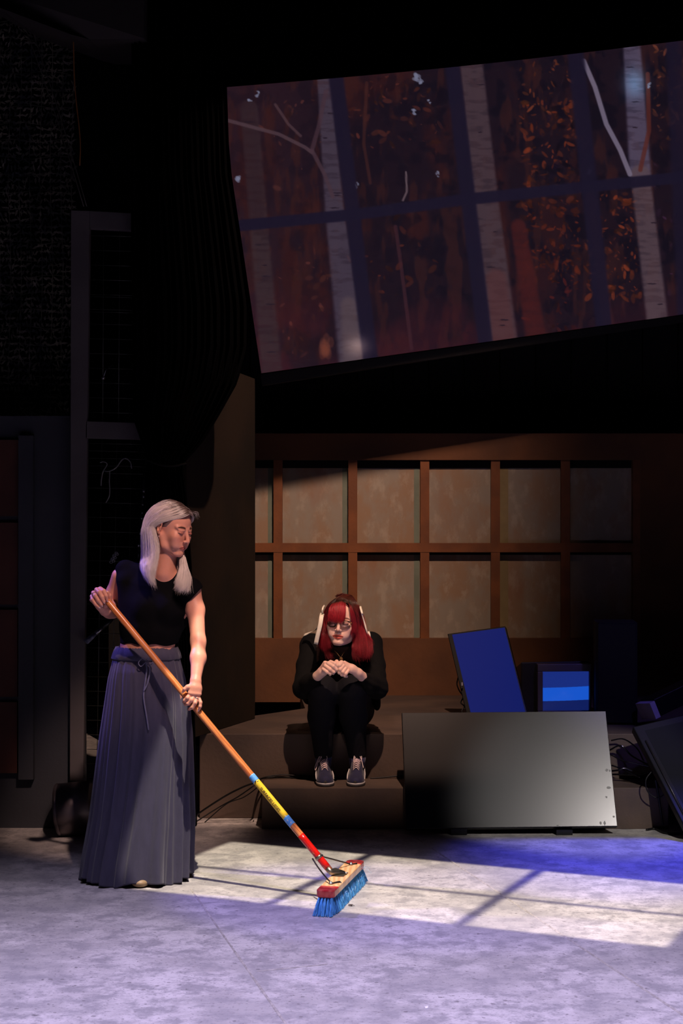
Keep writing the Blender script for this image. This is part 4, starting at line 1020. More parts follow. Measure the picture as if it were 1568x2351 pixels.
def head_colour(V, H, col, brow, lip, o=None, blush=(1.06, .9, .88)):
    """skin tint factors for lips, brows and lash lines in head coordinates; returns factors (n,3)"""
    o = dict(dict(open=0.0, frown=0.0, browlift=0.0), **(o or {})); L = H.L(V); x, y, z = L.T; mw = o.get('mw', 1.0); C = np.ones((len(V), 3)); fr = (y < -.05) & (np.abs(x) < .06) & (z > -.12) & (z < .06)
    ax = np.abs(x); am = ax/mw
    def m(mask, c, a): C[:] = C*(1-(a*mask)[:, None])+np.array(c)*(a*mask)[:, None]
    def sm(v, a, b): q = np.clip((v-a)/(b-a), 0, 1); return q*q*(3-2*q)
    zc_ = -.0645-am*.02-o['frown']*(am/.022)**1.5
    tp = np.clip(1-(am/.0245)**2, 0, 1)
    up = sm(z, zc_-.0012, zc_)*(1-sm(z, zc_+.0060*tp-.0015*np.exp(-(x/.003)**2), zc_+.0076*tp+.0003))
    dn = (1-sm(z, zc_-.0012, zc_))*sm(z, zc_-(.0135+o['open'])*tp-.0003, zc_-(.0115+o['open'])*tp)
    lp = (up+dn)*(1-sm(am, .0225, .0250))*(y < -.078); m(lp*fr, lip, 1.0)
    md = np.exp(-((z-(zc_-.0018-o['open']*.3))/(.0011+o['open']*.30))**2)*(1-sm(am, .018, .0235))*(y > -.1)*(y < -.076); m(md*fr, (.18, .07, .06), .85)
    # brows
    bz = .0235+o['browlift']-(ax-.030)**2*9+.02*(ax-.03)
    bw = .0040*(1-.5*sm(ax, .032, .052)); b = np.exp(-((z-bz)/bw)**2)*sm(ax, .012, .018)*(1-sm(ax, .046, .054)); m(np.clip(b*1.8, 0, 1)*fr, brow, .95)
    # lash lines of lowered lids, slight shadowless tint of the lid
    lz = -.0055-((ax-.031)**2)*-9; l = np.exp(-((z-lz)/.0019)**2)*sm(ax, .0165, .019)*(1-sm(ax, .044, .0475)); m(np.clip(l*1.8, 0, 1)*fr*(y < -.07), (.05, .03, .03), .97)
    ld = sm(z, lz, lz+.002)*(1-sm(z, .006, .010))*sm(ax, .016, .022)*(1-sm(ax, .040, .046)); m(ld*fr, (.55, .36, .36), .7)
    ch = np.exp(-((ax-.040)**2+(z+.030)**2)/.016**2); m(ch*fr, blush, .6)
    return C

def strands(guides, n, rng, jit=.004, K=18, rad=.0009, spread=.0, tipjit=.012, cut=(.86, 1.0), clump=0, wave=0.0):
    """hair strands between neighbouring guide curves (each a list of points)"""
    G = np.stack([spline(g, K) for g in guides]); m = len(G)
    s = rng.random(n)*(m-1); i = np.minimum(s.astype(int), m-2); f = (s-i)[:, None, None]
    P = G[i]*(1-f)+G[i+1]*f
    off = rng.normal(0, 1, (n, 1, 3))*jit; t = np.linspace(0, 1, K)[None, :, None]
    if clump:
        cid = rng.integers(0, clump, n); co = rng.normal(0, 1, (clump, 1, 3))*tipjit; P = P+co[cid]*t**1.6; wd = rng.normal(0, 1, (clump, 1, 3)); wf = rng.uniform(5, 11, (clump, 1, 1)); wp = rng.uniform(0, 6.3, (clump, 1, 1)); P = P+wave*(wd*np.sin(wf[:]*1.0*t+wp))[cid]*t; P = P+rng.normal(0, 1, (n, 1, 3))*tipjit*.3*t**1.5
    else: P = P+rng.normal(0, 1, (n, 1, 3))*tipjit*t**2
    P = P+off*(.35+.65*t)
    ln = rng.uniform(*cut, n)
    if clump: cl_ = rng.uniform(*cut, clump)[cid]; ln = np.clip(.65*cl_+.35*ln, 0, 1)
    tt = np.linspace(0, 1, K)[None]*ln[:, None]*(K-1); i0 = np.minimum(tt.astype(int), K-2); ff = (tt-i0)[..., None]
    P = P[np.arange(n)[:, None], i0]*(1-ff)+P[np.arange(n)[:, None], i0+1]*ff
    R = rad*(1-.75*np.linspace(0, 1, K)[None]**3)*rng.uniform(.7, 1.2, (n, 1))
    return P, R
def skin_material(name, rgb):
    m = mat(name, rgb, .48, var=.06, scale=18, spec=.4, vcol=True, bump=.06, bscale=220)
    p = m.node_tree.nodes['Principled BSDF']; p.inputs['Subsurface Weight'].default_value = .12; p.inputs['Subsurface Radius'].default_value = (1, .35, .2); p.inputs['Subsurface Scale'].default_value = .008
    return m
def nail(b, tip, prev, out, size=.005, long=.006):
    """a small pointed nail on the finger end"""
    tip = Vector(tip); d = (tip-Vector(prev)).normalized(); out = Vector(out); out = (out-d*out.dot(d)).normalized(); s_ = d.cross(out)
    c = tip+out*size*.72; pts = []
    rows = [(-size*.9, .62, .0), (-size*.3, .80, .001), (size*.6, .70, .0006), (size*.6+long*.6, .42, -.001), (size*.6+long, .06, -.0025)]
    vs = []; fs = []
    for a, w_, h_ in rows:
        for q in (-1, -.5, 0, .5, 1): vs.append(c+d*a+s_*q*w_*size+out*(h_-.30*size*q*q))
    nn = len(vs); vs += [v-out*.0008 for v in vs]
    for i in range(4):
        for j in range(4): fs += [(i*5+j, i*5+j+1, i*5+j+6, i*5+j+5), (nn+i*5+j+5, nn+i*5+j+6, nn+i*5+j+1, nn+i*5+j)]
    ring = [0, 1, 2, 3, 4, 9, 14, 19, 24, 23, 22, 21, 20, 15, 10, 5]
    for q in range(16): fs.append((ring[q], ring[(q+1) % 16], nn+ring[(q+1) % 16], nn+ring[q]))
    b.add(vs, fs, True)
def ring_on(b, p, axis, r, w=.0016):
    axis = Vector(axis).normalized(); s_, u_, _ = frame_from(axis)
    b.tube([Vector(p)+s_*r*math.cos(a)+u_*r*math.sin(a) for a in np.linspace(0, 2*math.pi, 21)], w*.6, 6, cap=False)

# ------------------------------------------------------------------ the woman with the broom
YWm = 7.08
woman = thing('person', at(315, 2012, 7.12), 'standing person with platinum hair, black top and long grey-blue skirt, sweeping', 'person')
H1 = Head(at(394, 1212, 7.09), 57, 16, 3, .965)
FW = Field(); o1 = dict(frown=.0055, jaw=.98)
add_head(FW, H1, o1)
def c_(px, py, Y): return np.array(tuple(at(px, py, Y)))
# neck
FW.cone(H1.w(0, .035, -.045), c_(374, 1312, 7.14), .050, .050, .02); FW.cone(H1.w(0, .0, -.060), c_(380, 1316, 7.105), .040, .046, .02)
side = np.array([.94, -.34, -.10]); side /= np.linalg.norm(side)   # her right-to-left shoulder line, turned to the right
tor = [(c_(370, 1325, 7.16), .080, .045), (c_(364, 1350, 7.16), .132, .076), (c_(356, 1395, 7.15), .140, .092), (c_(345, 1440, 7.14), .124, .084), (c_(337, 1488, 7.14), .113, .074), (c_(336, 1540, 7.15), .115, .080), (c_(336, 1590, 7.15), .125, .088)]
FW.slabs(tor, side, .03)
FW.ell(c_(388, 1400, 7.07), (.055, .05, .055), None, .03); FW.ell(c_(338, 1398, 7.085), (.055, .048, .055), None, .03)
shR = c_(290, 1308, 7.21); shL = c_(438, 1352, 7.09)
FW.cone(c_(366, 1322, 7.15), shR, .032, .034, .03); FW.cone(c_(380, 1322, 7.14), shL, .034, .037, .03)
# right arm (viewer's left): elbow behind, hand forward on the handle end
elR = c_(259, 1400, 7.30); wrR = c_(242, 1401, 7.065)
FW.chain([c_(273, 1322, 7.21), c_(263, 1362, 7.25), elR], [.032, .036, .034], .02)
FW.chain([elR, elR*.62+wrR*.38, wrR], [.036, .035, .025], .02)
# left arm (viewer's right)
elL = c_(455, 1473, 7.02); wrL = c_(449, 1563, 6.912)
FW.chain([shL+np.array([.002, 0, -.0]), c_(449, 1400, 7.07), elL], [.040, .0375, .0310], .02)
FW.chain([elL, c_(455, 1510, 6.97), wrL], [.0310, .0320, .0215], .02)
# legs and feet under the skirt
for s_, px, fy in ((-1, 285, 7.20), (1, 370, 7.17)):
    hip = c_(px+12, 1600, 7.13); kn = np.array([(px-CX)/FPX*7.1, 7.11, .47]); an = np.array([(px-CX)/FPX*7.1, fy+.05, .085])
    FW.chain([hip, kn, an], [.085, .055, .036], .03); FW.chain([an, an+np.array([.01, -.07, -.045]), an+np.array([.015, -.13, -.058])], [.036, .030, .020], .02)
# hands
def hpx(F, pts, Y, rs, k=.0035):
    P = [c_(x, y, Y+dy) for x, y, dy in pts]; F.chain(P, rs, k); return P
fL = {}
FW.cone(wrL, c_(448, 1577, 6.902), .0205, .0165, .012)
FW.slabs([(c_(449.5, 1568, 6.905), .020, .016), (c_(448, 1578, 6.896), .026, .016), (c_(447, 1592, 6.887), .030, .0135)], np.array([.72, 0, -.62]), .012)
YH = HA.lerp(HB, (440-245)/512).y
fL['thumb'] = hpx(FW, [(443, 1575, -.004), (431, 1577.5, -.024), (424, 1582, -.026), (420.5, 1587, -.023)], YH, [.0115, .0105, .0085, .0062])
fL['index'] = hpx(FW, [(444, 1587, -.012), (431, 1602, -.030), (425, 1608, -.022), (422.5, 1611.5, -.008)], YH, [.0105, .0095, .0085, .0075])
fL['middle'] = hpx(FW, [(449, 1592, -.012), (440, 1607, -.032), (432, 1615, -.028), (426, 1617, -.014)], YH, [.0105, .0095, .0085, .0075])
fL['ring'] = hpx(FW, [(453, 1597, -.014), (448, 1614, -.032), (442, 1624, -.030), (434, 1628, -.018)], YH, [.0100, .0088, .0078, .0066])
fL['pinky'] = hpx(FW, [(455, 1600, -.012), (460.5, 1613, -.026), (459.5, 1622, -.030), (456.5, 1629, -.026)], YH, [.0088, .0076, .0068, .0056])
fR = {}
FW.cone(wrR, c_(232, 1390, 7.035), .0225, .022, .012)
FW.slabs([(c_(236, 1394, 7.04), .020, .015), (c_(221, 1371, 7.015), .032, .014)], np.array([.80, 0, .58]), .012)
fR['thumb'] = hpx(FW, [(241, 1392, .02), (252, 1378, .015), (251, 1367, .004), (247, 1360, -.006)], 7.0, [.0110, .0105, .0095, .0070])
fR['index'] = hpx(FW, [(230, 1352, -.004), (238, 1357, -.024), (243.5, 1368, -.028), (246, 1377, -.022)], 7.0, [.0105, .0095, .0082, .0060])
fR['middle'] = hpx(FW, [(222, 1354, -.004), (228, 1360, -.027), (234, 1371, -.031), (238.5, 1381, -.027)], 7.0, [.0105, .0096, .0086, .0070])
fR['ring'] = hpx(FW, [(214.5, 1361, -.002), (219, 1368, -.024), (226, 1379, -.028), (232.5, 1388, -.024)], 7.0, [.0100, .0092, .0082, .0070])
fR['pinky'] = hpx(FW, [(211, 1369, .0), (213, 1377, -.018), (219, 1387, -.022), (226, 1393, -.020)], 7.0, [.0090, .0084, .0076, .0064])
hb = H1.c; hbox = ((hb.x-.14, hb.y-.15, hb.z-.135), (hb.x+.14, hb.y+.14, hb.z+.15))
lbox = ((c_(410, 0, 6.85)[0], 6.80, c_(0, 1640, 6.85)[2]), (c_(472, 0, 6.85)[0], 6.97, c_(0, 1560, 6.85)[2]))
rbox = ((c_(198, 0, 7.0)[0], 6.94, c_(0, 1408, 7.0)[2]), (c_(262, 0, 7.0)[0], 7.08, c_(0, 1338, 7.0)[2]))
parts = [FW.mesh(*hbox, .0017), FW.mesh(*lbox, .0014), FW.mesh(*rbox, .0014), FW.mesh((-1.22, 6.74, -.01), (-.54, 7.42, 1.52), .0042, (hbox, lbox, rbox))]
V, F = compact(*join(parts))
C = head_colour(V, H1, None, (.05, .025, .02), (.72, .40, .40), dict(frown=.0055), (1.05, .82, .80))
m_skin1 = skin_material('fair_skin', (216, 150, 126))
body1 = np_mesh('body', V, F, m_skin1, woman, col=C)
m_nail = mat('pale_pink_nail', (244, 214, 216), .18, coat=.5)
for nm in ('thumb', 'index', 'middle', 'ring', 'pinky'):
    for hnd in (fL, fR):
        if hnd is fL and nm in ('index',): continue
        p = hnd[nm]; b = MB(); nail(b, p[-1], p[-2], (-.15, -1, .35), .0058, .008 if nm != 'thumb' else .007); b.build('nail', m_nail, woman)
b = MB(); ring_on(b, (Vector(fL['middle'][0])*.45+Vector(fL['middle'][1])*.55), Vector(fL['middle'][1])-Vector(fL['middle'][0]), .0112); b.build('finger_ring', m_silver, woman)
b = MB(); ring_on(b, (Vector(fL['ring'][0])*.55+Vector(fL['ring'][1])*.45), Vector(fL['ring'][1])-Vector(fL['ring'][0]), .0108, .0022); b.build('finger_ring', m_silver, woman)
b = MB(); ring_on(b, (Vector(fR['ring'][0])*.5+Vector(fR['ring'][1])*.5), Vector(fR['ring'][1])-Vector(fR['ring'][0]), .0108, .0022); b.build('finger_ring', m_silver, woman)

# top: the torso field a little inflated, with cap sleeves, cut at hem and neckline
FT = Field()
FT.slabs(tor[:5], side, .03, extra=.011); FT.ell(c_(388, 1400, 7.07), (.062, .058, .062), None, .03); FT.ell(c_(338, 1398, 7.085), (.062, .056, .062), None, .03)
FT.cone(c_(366, 1322, 7.15), shR+np.array([-.002, 0, -.004]), .040, .041, .03); FT.cone(c_(380, 1322, 7.14), shL, .040, .046, .03)
FT.cone(shL, c_(444, 1362, 7.075), .046, .049, .02); FT.cone(shR+np.array([-.004, 0, .0]), shR+np.array([-.004, 0, -.03]), .041, .040, .02)
FT.cone(c_(290, 1335, 7.17), c_(296, 1400, 7.16), .042, .035, .03); FT.cone(c_(422, 1375, 7.10), c_(410, 1420, 7.13), .042, .038, .03)
dh = np.array([.02, 0, 1.0]); 
FT.add(lambda P: -(P[..., 2]-(c_(0, 1478, 7.1)[2]-.02*(P[..., 0]+.9)))+.004*np.sin(P[..., 0]*60), (-2, 6, 0), (0, 8, 3), .01, 'i')
# neckline: wide boat neck opening
FT.ell(c_(388, 1288, 7.06), (.072, .13, .048), None, .004, 's'); FT.ell(H1.w(0, .03, -.09), (.06, .07, .09), None, .006, 's')
FT.ell(c_(452, 1425, 7.08), (.06, .09, .058), Matrix.Rotation(math.radians(-30), 3, 'Y'), .004, 's')
pl = lambda P: np.where(P[..., 0] > (430-CX)/FPX*7.08, (50*(CX+P[..., 0]*FPX/7.08-470)+45*(CY+(CAM_Z-P[..., 2])*FPX/7.08-1342))/67.3/FPX*7.08, -1.0)
FT.add(pl, (-2, 6, 0), (0, 8, 3), .004, 'i')
V, F = FT.mesh((-1.22, 6.9, .98), (-.54, 7.42, 1.45), .0036)
# fine gathers of the jersey
amp = .0018*np.sin(V[:, 0]*95+V[:, 2]*40+6*np.sin(V[:, 2]*9))*np.exp(-((V[:, 2]-1.06)/.09)**2)
V[:, 1] -= amp
m_jersey = mat('black_jersey', (8, 8, 11), .9, spec=.08, var=.2, scale=30, sheen=.0, bump=.06, bscale=90)
np_mesh('top', *compact(V, F), m_jersey, woman)
# skirt
NA, NZ = 520, 150
th = np.linspace(0, 2*math.pi, NA, endpoint=False); zs_ = np.linspace(0, 1, NZ)
zpx = [1486, 1500, 1560, 1620, 1700, 1800, 1900, 1985, 2035]
lpx = [268, 262, 249, 241, 230, 218, 206, 192, 186]; rpx = [406, 410, 424, 434, 439, 440, 440, 436, 434]
rr = np.random.default_rng(21); ph = rr.random(8)*6.28
SV = np.zeros((NZ, NA, 3))
for j, u in enumerate(zs_):
    py = 1486+(2035-1486)*u; l, r = np.interp(py, zpx, lpx), np.interp(py, zpx, rpx); Yc_ = 7.14
    cx = ((l+r)/2-CX)/FPX*Yc_; hx = (r-l)/2/FPX*Yc_; hy = np.interp(u, [0, .1, .4, 1], [.095, .13, .155, .185])
    z = np.interp(u, [0, 1], [at(0, 1486, Yc_).z, .012])
    a = th+.12*np.sin(3*th+1)+.05*np.sin(u*5+th*2)
    fold = .42*np.sin(15*a+ph[0]+.7*u)+.33*np.sin(23*a+ph[1]-1.1*u)+.25*np.sin(9*a+ph[2]+1.6*u)+.16*np.sin(37*a+ph[3])+.10*np.sin(61*a+ph[4])*(1-u*.6)
    fold = np.sign(fold)*np.abs(fold)**.8
    amp = np.interp(u, [0, .04, .15, .6, 1], [.0015, .003, .007, .013, .019])
    k = 1+amp*fold/.17
    hem = .010*np.sin(5*th+2)+.006*np.sin(11*th)
    SV[j, :, 0] = cx+hx*k*np.cos(th)*(1-.02); SV[j, :, 1] = Yc_+hy*k*np.sin(th)
    SV[j, :, 2] = z+hem*(u**6)*.8+ (0.02*np.clip(np.sin(th), 0, 1))*(u**4)
    if u < .035: SV[j, :, 2] += .002*np.sin(60*th)
    # drag of the back hem towards the right
    SV[j, :, 0] += .035*(u**2)*np.exp(-((th-.75)/.35)**2)
SV[0, :, :] = SV[0, :, :]+np.array([0, 0, .002])
i = np.arange(NZ*NA).reshape(NZ, NA); F = np.stack([i[:-1], i[1:], np.roll(i[1:], -1, 1), np.roll(i[:-1], -1, 1)], -1).reshape(-1, 4)
m_skirt = mat('grey_blue_gauze', (61, 58, 78), .8, var=.12, scale=40, sheen=.2, bump=.12, bscale=260, mscale=(1, 1, .3))
sk = np_mesh('skirt', SV.reshape(-1, 3), F, m_skirt, woman); so = sk.modifiers.new('thickness', 'SOLIDIFY'); so.thickness = .002
# waistband and the tied cord
b = MB(); NAw = 96
band = []
for a in np.linspace(0, 2*math.pi, NAw):
    jx = int(a/(2*math.pi)*NA) % NA; v = SV[0, jx]; w_ = SV[7, jx]; band.append((Vector(v), Vector(w_)))
vs = []; fs = []
cxy = Vector((np.mean(SV[3, :, 0]), 7.14, 0))
for v, w_ in band:
    for p, e in ((v, .001), (v, .006), (v.lerp(w_, .5), .009), (w_, .008), (w_+Vector((0, 0, -.004)), .002)):
        dr = Vector((p.x-cxy.x, p.y-cxy.y, 0)).normalized(); vs.append(p+dr*(e+.0012*math.sin(len(vs)*1.1)))
for q in range(NAw-1):
    for e in range(4): fs.append((q*5+e, q*5+e+1, q*5+e+6, q*5+e+5))
b.add(vs, fs, True); b.build('waistband', m_skirt, woman)
m_cord = mat('grey_blue_cord', (112, 112, 132), .8, var=.2, scale=60)
Yc2 = 7.005
def cord(pts, r): MB().tube(spline([at(x, y, Yc2+dy) for x, y, dy in pts], 26), r, 7, flat=.6).build('tie_cord', m_cord, woman)
cord([(335, 1518, 0), (337, 1540, -.008), (333, 1570, -.01), (330, 1600, -.014), (336, 1640, -.022), (339, 1660, -.026), (341, 1676, -.028)], .0036)
cord([(338, 1516, 0), (344, 1535, -.01), (340, 1565, -.014), (334, 1580, -.014), (330, 1586, -.016)], .0040)
cord([(335, 1516, -.004), (326, 1512, -.010), (318, 1522, -.010), (324, 1530, -.008), (336, 1518, -.006)], .0030)
cord([(336, 1516, -.004), (346, 1508, -.010), (351, 1520, -.010), (344, 1528, -.008), (337, 1519, -.006)], .0030)

SH = Field(); SH.ell((c_(322, 2030, 7.0)[0], 7.005, .020), (.040, .050, .022), None, .01); SH.ell((c_(322, 2030, 7.0)[0], 7.08, .03), (.036, .06, .035), None, .02)
V, F = SH.mesh((c_(322, 0, 7)[0]-.07, 6.92, -.004), (c_(322, 0, 7)[0]+.07, 7.18, .08), .003)
np_mesh('shoe', V, F, mat('beige_leather', (150, 124, 92), .5), woman)
# hair of the woman
rg = np.random.default_rng(12)
h = H1.w
def hairset(sets, name, m, parent, colf=None):
    Vs = []; Fs = []; Cs_ = []; b = 0
    for P, R, cf in sets:
        V, F = tubes(P, R, 3); n, K = P.shape[:2]; base = cf(n, K); c = np.repeat(base, 3, axis=1).reshape(-1, 3)
        Vs.append(V); Fs.append(F+b); Cs_.append(c); b += len(V)
    return np_mesh(name, np.vstack(Vs), np.vstack(Fs), m, parent, col=np.vstack(Cs_))
def blond(root=0.0):
    def f(n, K):
        t = np.linspace(0, 1, K)[None, :, None]; v = rg.uniform(.78, 1.08, (n, 1, 1)); c = v*np.array([1, .97, .95])
        if root: dk = np.clip((rg.uniform(.05, root, (n, 1, 1))-t)/.07, 0, 1); c = c*(1-dk)+dk*np.array([.10, .06, .055])
        return np.broadcast_to(c, (n, K, 3)).copy()
    return f
WP = lambda x, y, Y: np.array(tuple(at(x, y, Y)))
A1 = [  # near side sheet, part line to temple to behind the ear, falling behind the shoulder
 [h(-.008, -.083, .087), h(-.030, -.078, .074), h(-.056, -.050, .054), h(-.076, -.014, .034), h(-.083, .020, .012), h(-.082, .036, -.022), WP(360, 1258, 7.02), WP(356, 1294, 7.0), WP(350, 1322, 6.995), WP(358, 1352, 6.99)],
 [h(-.010, -.066, .103), h(-.036, -.060, .090), h(-.064, -.034, .064), h(-.082, .004, .038), h(-.086, .034, .008), h(-.082, .048, -.026), WP(351, 1268, 7.03), WP(346, 1302, 7.01), WP(346, 1324, 7.0), WP(356, 1348, 6.995)],
 [h(-.012, -.036, .118), h(-.038, -.026, .106), h(-.066, .002, .076), h(-.084, .034, .040), h(-.085, .056, .002), h(-.080, .062, -.036), WP(344, 1272, 7.06), WP(338, 1300, 7.03), WP(342, 1322, 7.01), WP(352, 1338, 7.0)],
 [h(-.010, .004, .124), h(-.038, .018, .112), h(-.064, .046, .082), h(-.078, .072, .040), h(-.076, .086, -.006), h(-.070, .086, -.050), WP(336, 1276, 7.10), WP(332, 1298, 7.07), WP(338, 1318, 7.03), WP(352, 1342, 7.0)],
 [h(.002, .050, .120), h(-.030, .066, .106), h(-.054, .092, .070), h(-.062, .108, .026), h(-.058, .112, -.026), h(-.050, .108, -.070), WP(330, 1278, 7.16), WP(328, 1298, 7.13), WP(335, 1312, 7.08), WP(349, 1336, 7.02)]]
B1 = [  # far side
 [h(-.008, -.082, .088), h(.022, -.083, .080), h(.052, -.066, .058), h(.070, -.036, .034), h(.080, -.006, .008), h(.084, .010, -.030), h(.080, .022, -.070), WP(420, 1300, 7.10), WP(426, 1330, 7.03), WP(420, 1358, 6.99)],
 [h(-.010, -.060, .105), h(.034, -.056, .096), h(.062, -.034, .070), h(.080, -.002, .036), h(.086, .024, .0), h(.084, .028, -.044), h(.080, .020, -.086), WP(418, 1310, 7.08), WP(418, 1336, 7.02), WP(412, 1360, 7.0)],
 [h(-.010, -.010, .124), h(.036, .004, .112), h(.066, .030, .082), h(.082, .056, .038), h(.082, .068, -.010), h(.076, .066, -.060), h(.070, .050, -.100), WP(412, 1315, 7.12), WP(408, 1336, 7.06), WP(404, 1352, 7.01)],
 [h(.002, .050, .120), h(.030, .070, .104), h(.054, .094, .068), h(.062, .110, .022), h(.056, .112, -.030), h(.046, .104, -.076), h(.040, .090, -.110), WP(402, 1300, 7.19), WP(405, 1320, 7.14), WP(408, 1340, 7.05)]]
B2 = [  # lock in front of the far shoulder
 [h(.078, .01, -.05), WP(414, 1290, 7.06), WP(412, 1315, 7.03), WP(406, 1342, 7.0), WP(402, 1350, 6.99)], [h(.078, 0, -.05), WP(424, 1292, 7.05), WP(424, 1320, 7.02), WP(420, 1350, 6.98), WP(416, 1362, 6.98)],
 [h(.078, 0, -.04), WP(428, 1300, 7.06), WP(434, 1325, 7.03), WP(432, 1350, 6.99), WP(430, 1358, 6.99)]]
Bk = [  # back fall
 [h(-.05, .10, .0), h(-.058, .112, -.05), WP(338, 1275, 7.16), WP(330, 1296, 7.14), WP(332, 1310, 7.12)], [h(0, .115, .0), h(0, .120, -.06), WP(352, 1285, 7.24), WP(350, 1310, 7.23), WP(350, 1330, 7.22)], [h(.05, .10, 0), h(.05, .106, -.06), WP(380, 1290, 7.24), WP(392, 1310, 7.2), WP(400, 1330, 7.12)]]
S1 = [(*strands(A1, 11000, rg, .0022, 26, .00048, tipjit=.010, clump=90, cut=(.62, 1), wave=.002), blond(.30)), (*strands(B1, 5500, rg, .0026, 24, .00048, tipjit=.010, clump=50, cut=(.68, 1), wave=.002), blond(.34)),
      (*strands(B2, 1800, rg, .004, 20, .00045, tipjit=.011, clump=34, cut=(.6, 1), wave=.002), blond()), (*strands(Bk, 1600, rg, .006, 16, .0006, tipjit=.008, clump=12), blond())]
fly = [[h(-.01, -.086, .082), h(-.030, -.092, .060), h(-.040, -.094, .036), h(-.038, -.096, .020)], [h(-.03, -.082, .070), h(-.048, -.08, .045), h(-.058, -.075, .020), h(-.060, -.072, .004)]]
fly = [[h(.01, -.07, .10), h(.03, -.085, .105), h(.05, -.09, .09)], [h(.03, -.06, .09), h(.055, -.075, .085), h(.07, -.07, .06)]]
S1.append((*strands(fly, 16, rg, .004, 10, .0003, tipjit=.008), blond(.8)))
m_hair1 = mat('platinum_hair', (240, 228, 222), .3, var=.08, scale=30, spec=.5, vcol=True)
# scalp cap under the strands
def scalp(H, name, m, parent, off, cut, colr, h_=.003):
    FC = Field(); k = H.sc
    FC.ell(H.w(0, .020, .036), [(.0735+off)*k, (.094+off)*k, (.084+off)*k], H.Rn); FC.ell(H.w(0, -.018, .034), [(.064+off)*k, (.066+off)*k, (.068+off)*k], H.Rn, .02)
    FC.add(lambda P: cut(H.L(P)), np.array(H.c)-.2, np.array(H.c)+.2, .004, 'i')
    V, F = FC.mesh(np.array(H.c)-.15, np.array(H.c)+.15, h_); return np_mesh(name, *compact(V, F), m, parent, col=np.tile(np.array(colr), (len(np.unique(F)), 1)))
def hairline(L):
    x, y, z = L[..., 0], L[..., 1], L[..., 2]
    # solid only behind this surface: forehead line at the front, ears at the sides, nape below
    front = -(y+.062)+.55*(0.078-z)*(z < .078)+0*x
    low = -(z+.052)
    return np.maximum(front*.8, low)
hair1 = hairset(S1, 'hair', m_hair1, woman)
scalp(H1, 'scalp_hair', m_hair1, woman, .0008, hairline, (.20, .13, .12))
b = MB(); e = H1.w(-.079, .0, -.036); b.tube([e+Vector((0, 0, 0)), e+Vector((.001, -.002, -.012)), e+Vector((0, -.002, -.026))], .0007, 5); b.lathe([(0, -.003), (.003, 0), (0, .003)], Matrix.Translation(e+Vector((0, -.003, -.030))), 10)
b.build('earring', m_silver, woman)
# ------------------------------------------------------------------ the seated person
seat = thing('person', at(783, 1650, 8.8), 'seated person in black with red hair, glasses and white ribbons, hunched over', 'person')
H2 = Head(at(785, 1429, 8.42), -9, -2, 5, 1.02)
o2 = dict(open=.0050, cheek=1.12, jaw=.99, frown=.001, mw=1.22)
FG = Field(); add_head(FG, H2, o2)
FG.cone(H2.w(0, .03, -.05), c_(783, 1470, 8.56), .052, .055, .03); FG.cone(H2.w(0, -.02, -.078), c_(783, 1478, 8.50), .040, .050, .025)
tg = [(c_(783, 1474, 8.58), .090, .055), (c_(783, 1496, 8.62), .165, .090), (c_(783, 1530, 8.70), .155, .115), (c_(783, 1580, 8.80), .150, .115), (c_(783, 1625, 8.86), .165, .115)]
FG.slabs(tg, (1, 0, 0), .03)
gs = {}
for s_, sh, el, m1, wr in ((-1, (716, 1482, 8.62), (699, 1577, 8.40), (712, 1566, 8.33), (729, 1552, 8.255)), (1, (851, 1478, 8.62), (864, 1577, 8.40), (848, 1568, 8.33), (822, 1545, 8.245))):
    S_, E_, M_, W_ = [c_(*q) for q in (sh, el, m1, wr)]; gs[s_] = (S_, E_, M_, W_)
    FG.cone(tg[1][0], S_, .05, .048, .03); FG.chain([S_, E_], [.048, .038], .02); FG.chain([E_, M_, W_], [.038, .033, .0225], .02)
lg = {}
for s_, hp, kn, cf, an in ((-1, (752, 1622, 8.80), (741, 1584, 8.36), (738, 1645, 8.44), (742, 1738, 8.49)), (1, (816, 1622, 8.80), (808, 1584, 8.36), (812, 1645, 8.44), (820, 1738, 8.49))):
    a, b, c, d = [c_(*q) for q in (hp, kn, cf, an)]; lg[s_] = (a, b, c, d)
    FG.chain([a, b], [.090, .062], .03); FG.chain([b, c, d], [.060, .058, .038], .03)
    FG.cone(d, d+np.array([0, -.02, -.07]), .030, .022, .02); FG.cone(d+np.array([0, -.02, -.07]), d+np.array([0, -.13, -.09]), .022, .016, .02)
g1 = {}; g2 = {}
# viewer's left hand
FG.cone(gs[-1][3], c_(739, 1543, 8.232), .0225, .022, .012)
FG.slabs([(c_(735, 1547, 8.24), .021, .015), (c_(754, 1528, 8.205), .033, .015)], np.array([.62, .15, .76])*np.array([1, 1, -1]), .012)
def gp(pts, rs, Y=8.2): P = [c_(x, y, Y+dy) for x, y, dy in pts]; FG.chain(P, rs, .0035); return P
g1['index'] = gp([(759, 1520, -.004), (769, 1524, -.020), (776, 1530, -.018), (775, 1535, -.002)], [.0108, .0102, .0092, .0082])
g1['middle'] = gp([(753, 1523, -.006), (765, 1530, -.024), (772, 1537, -.020), (770, 1541, -.004)], [.0110, .0104, .0094, .0082])
g1['ring'] = gp([(747, 1529, -.006), (758, 1537, -.024), (766, 1543, -.020), (765, 1546, -.004)], [.0106, .0100, .0090, .0078])
g1['pinky'] = gp([(742, 1536, -.004), (751, 1543, -.020), (758, 1547, -.018), (758, 1549, -.004)], [.0096, .0090, .0082, .0072])
g1['thumb'] = gp([(757, 1532, .014), (768, 1524, .004), (773, 1519, .0), (776, 1523, -.006)], [.0112, .0108, .0098, .0082])
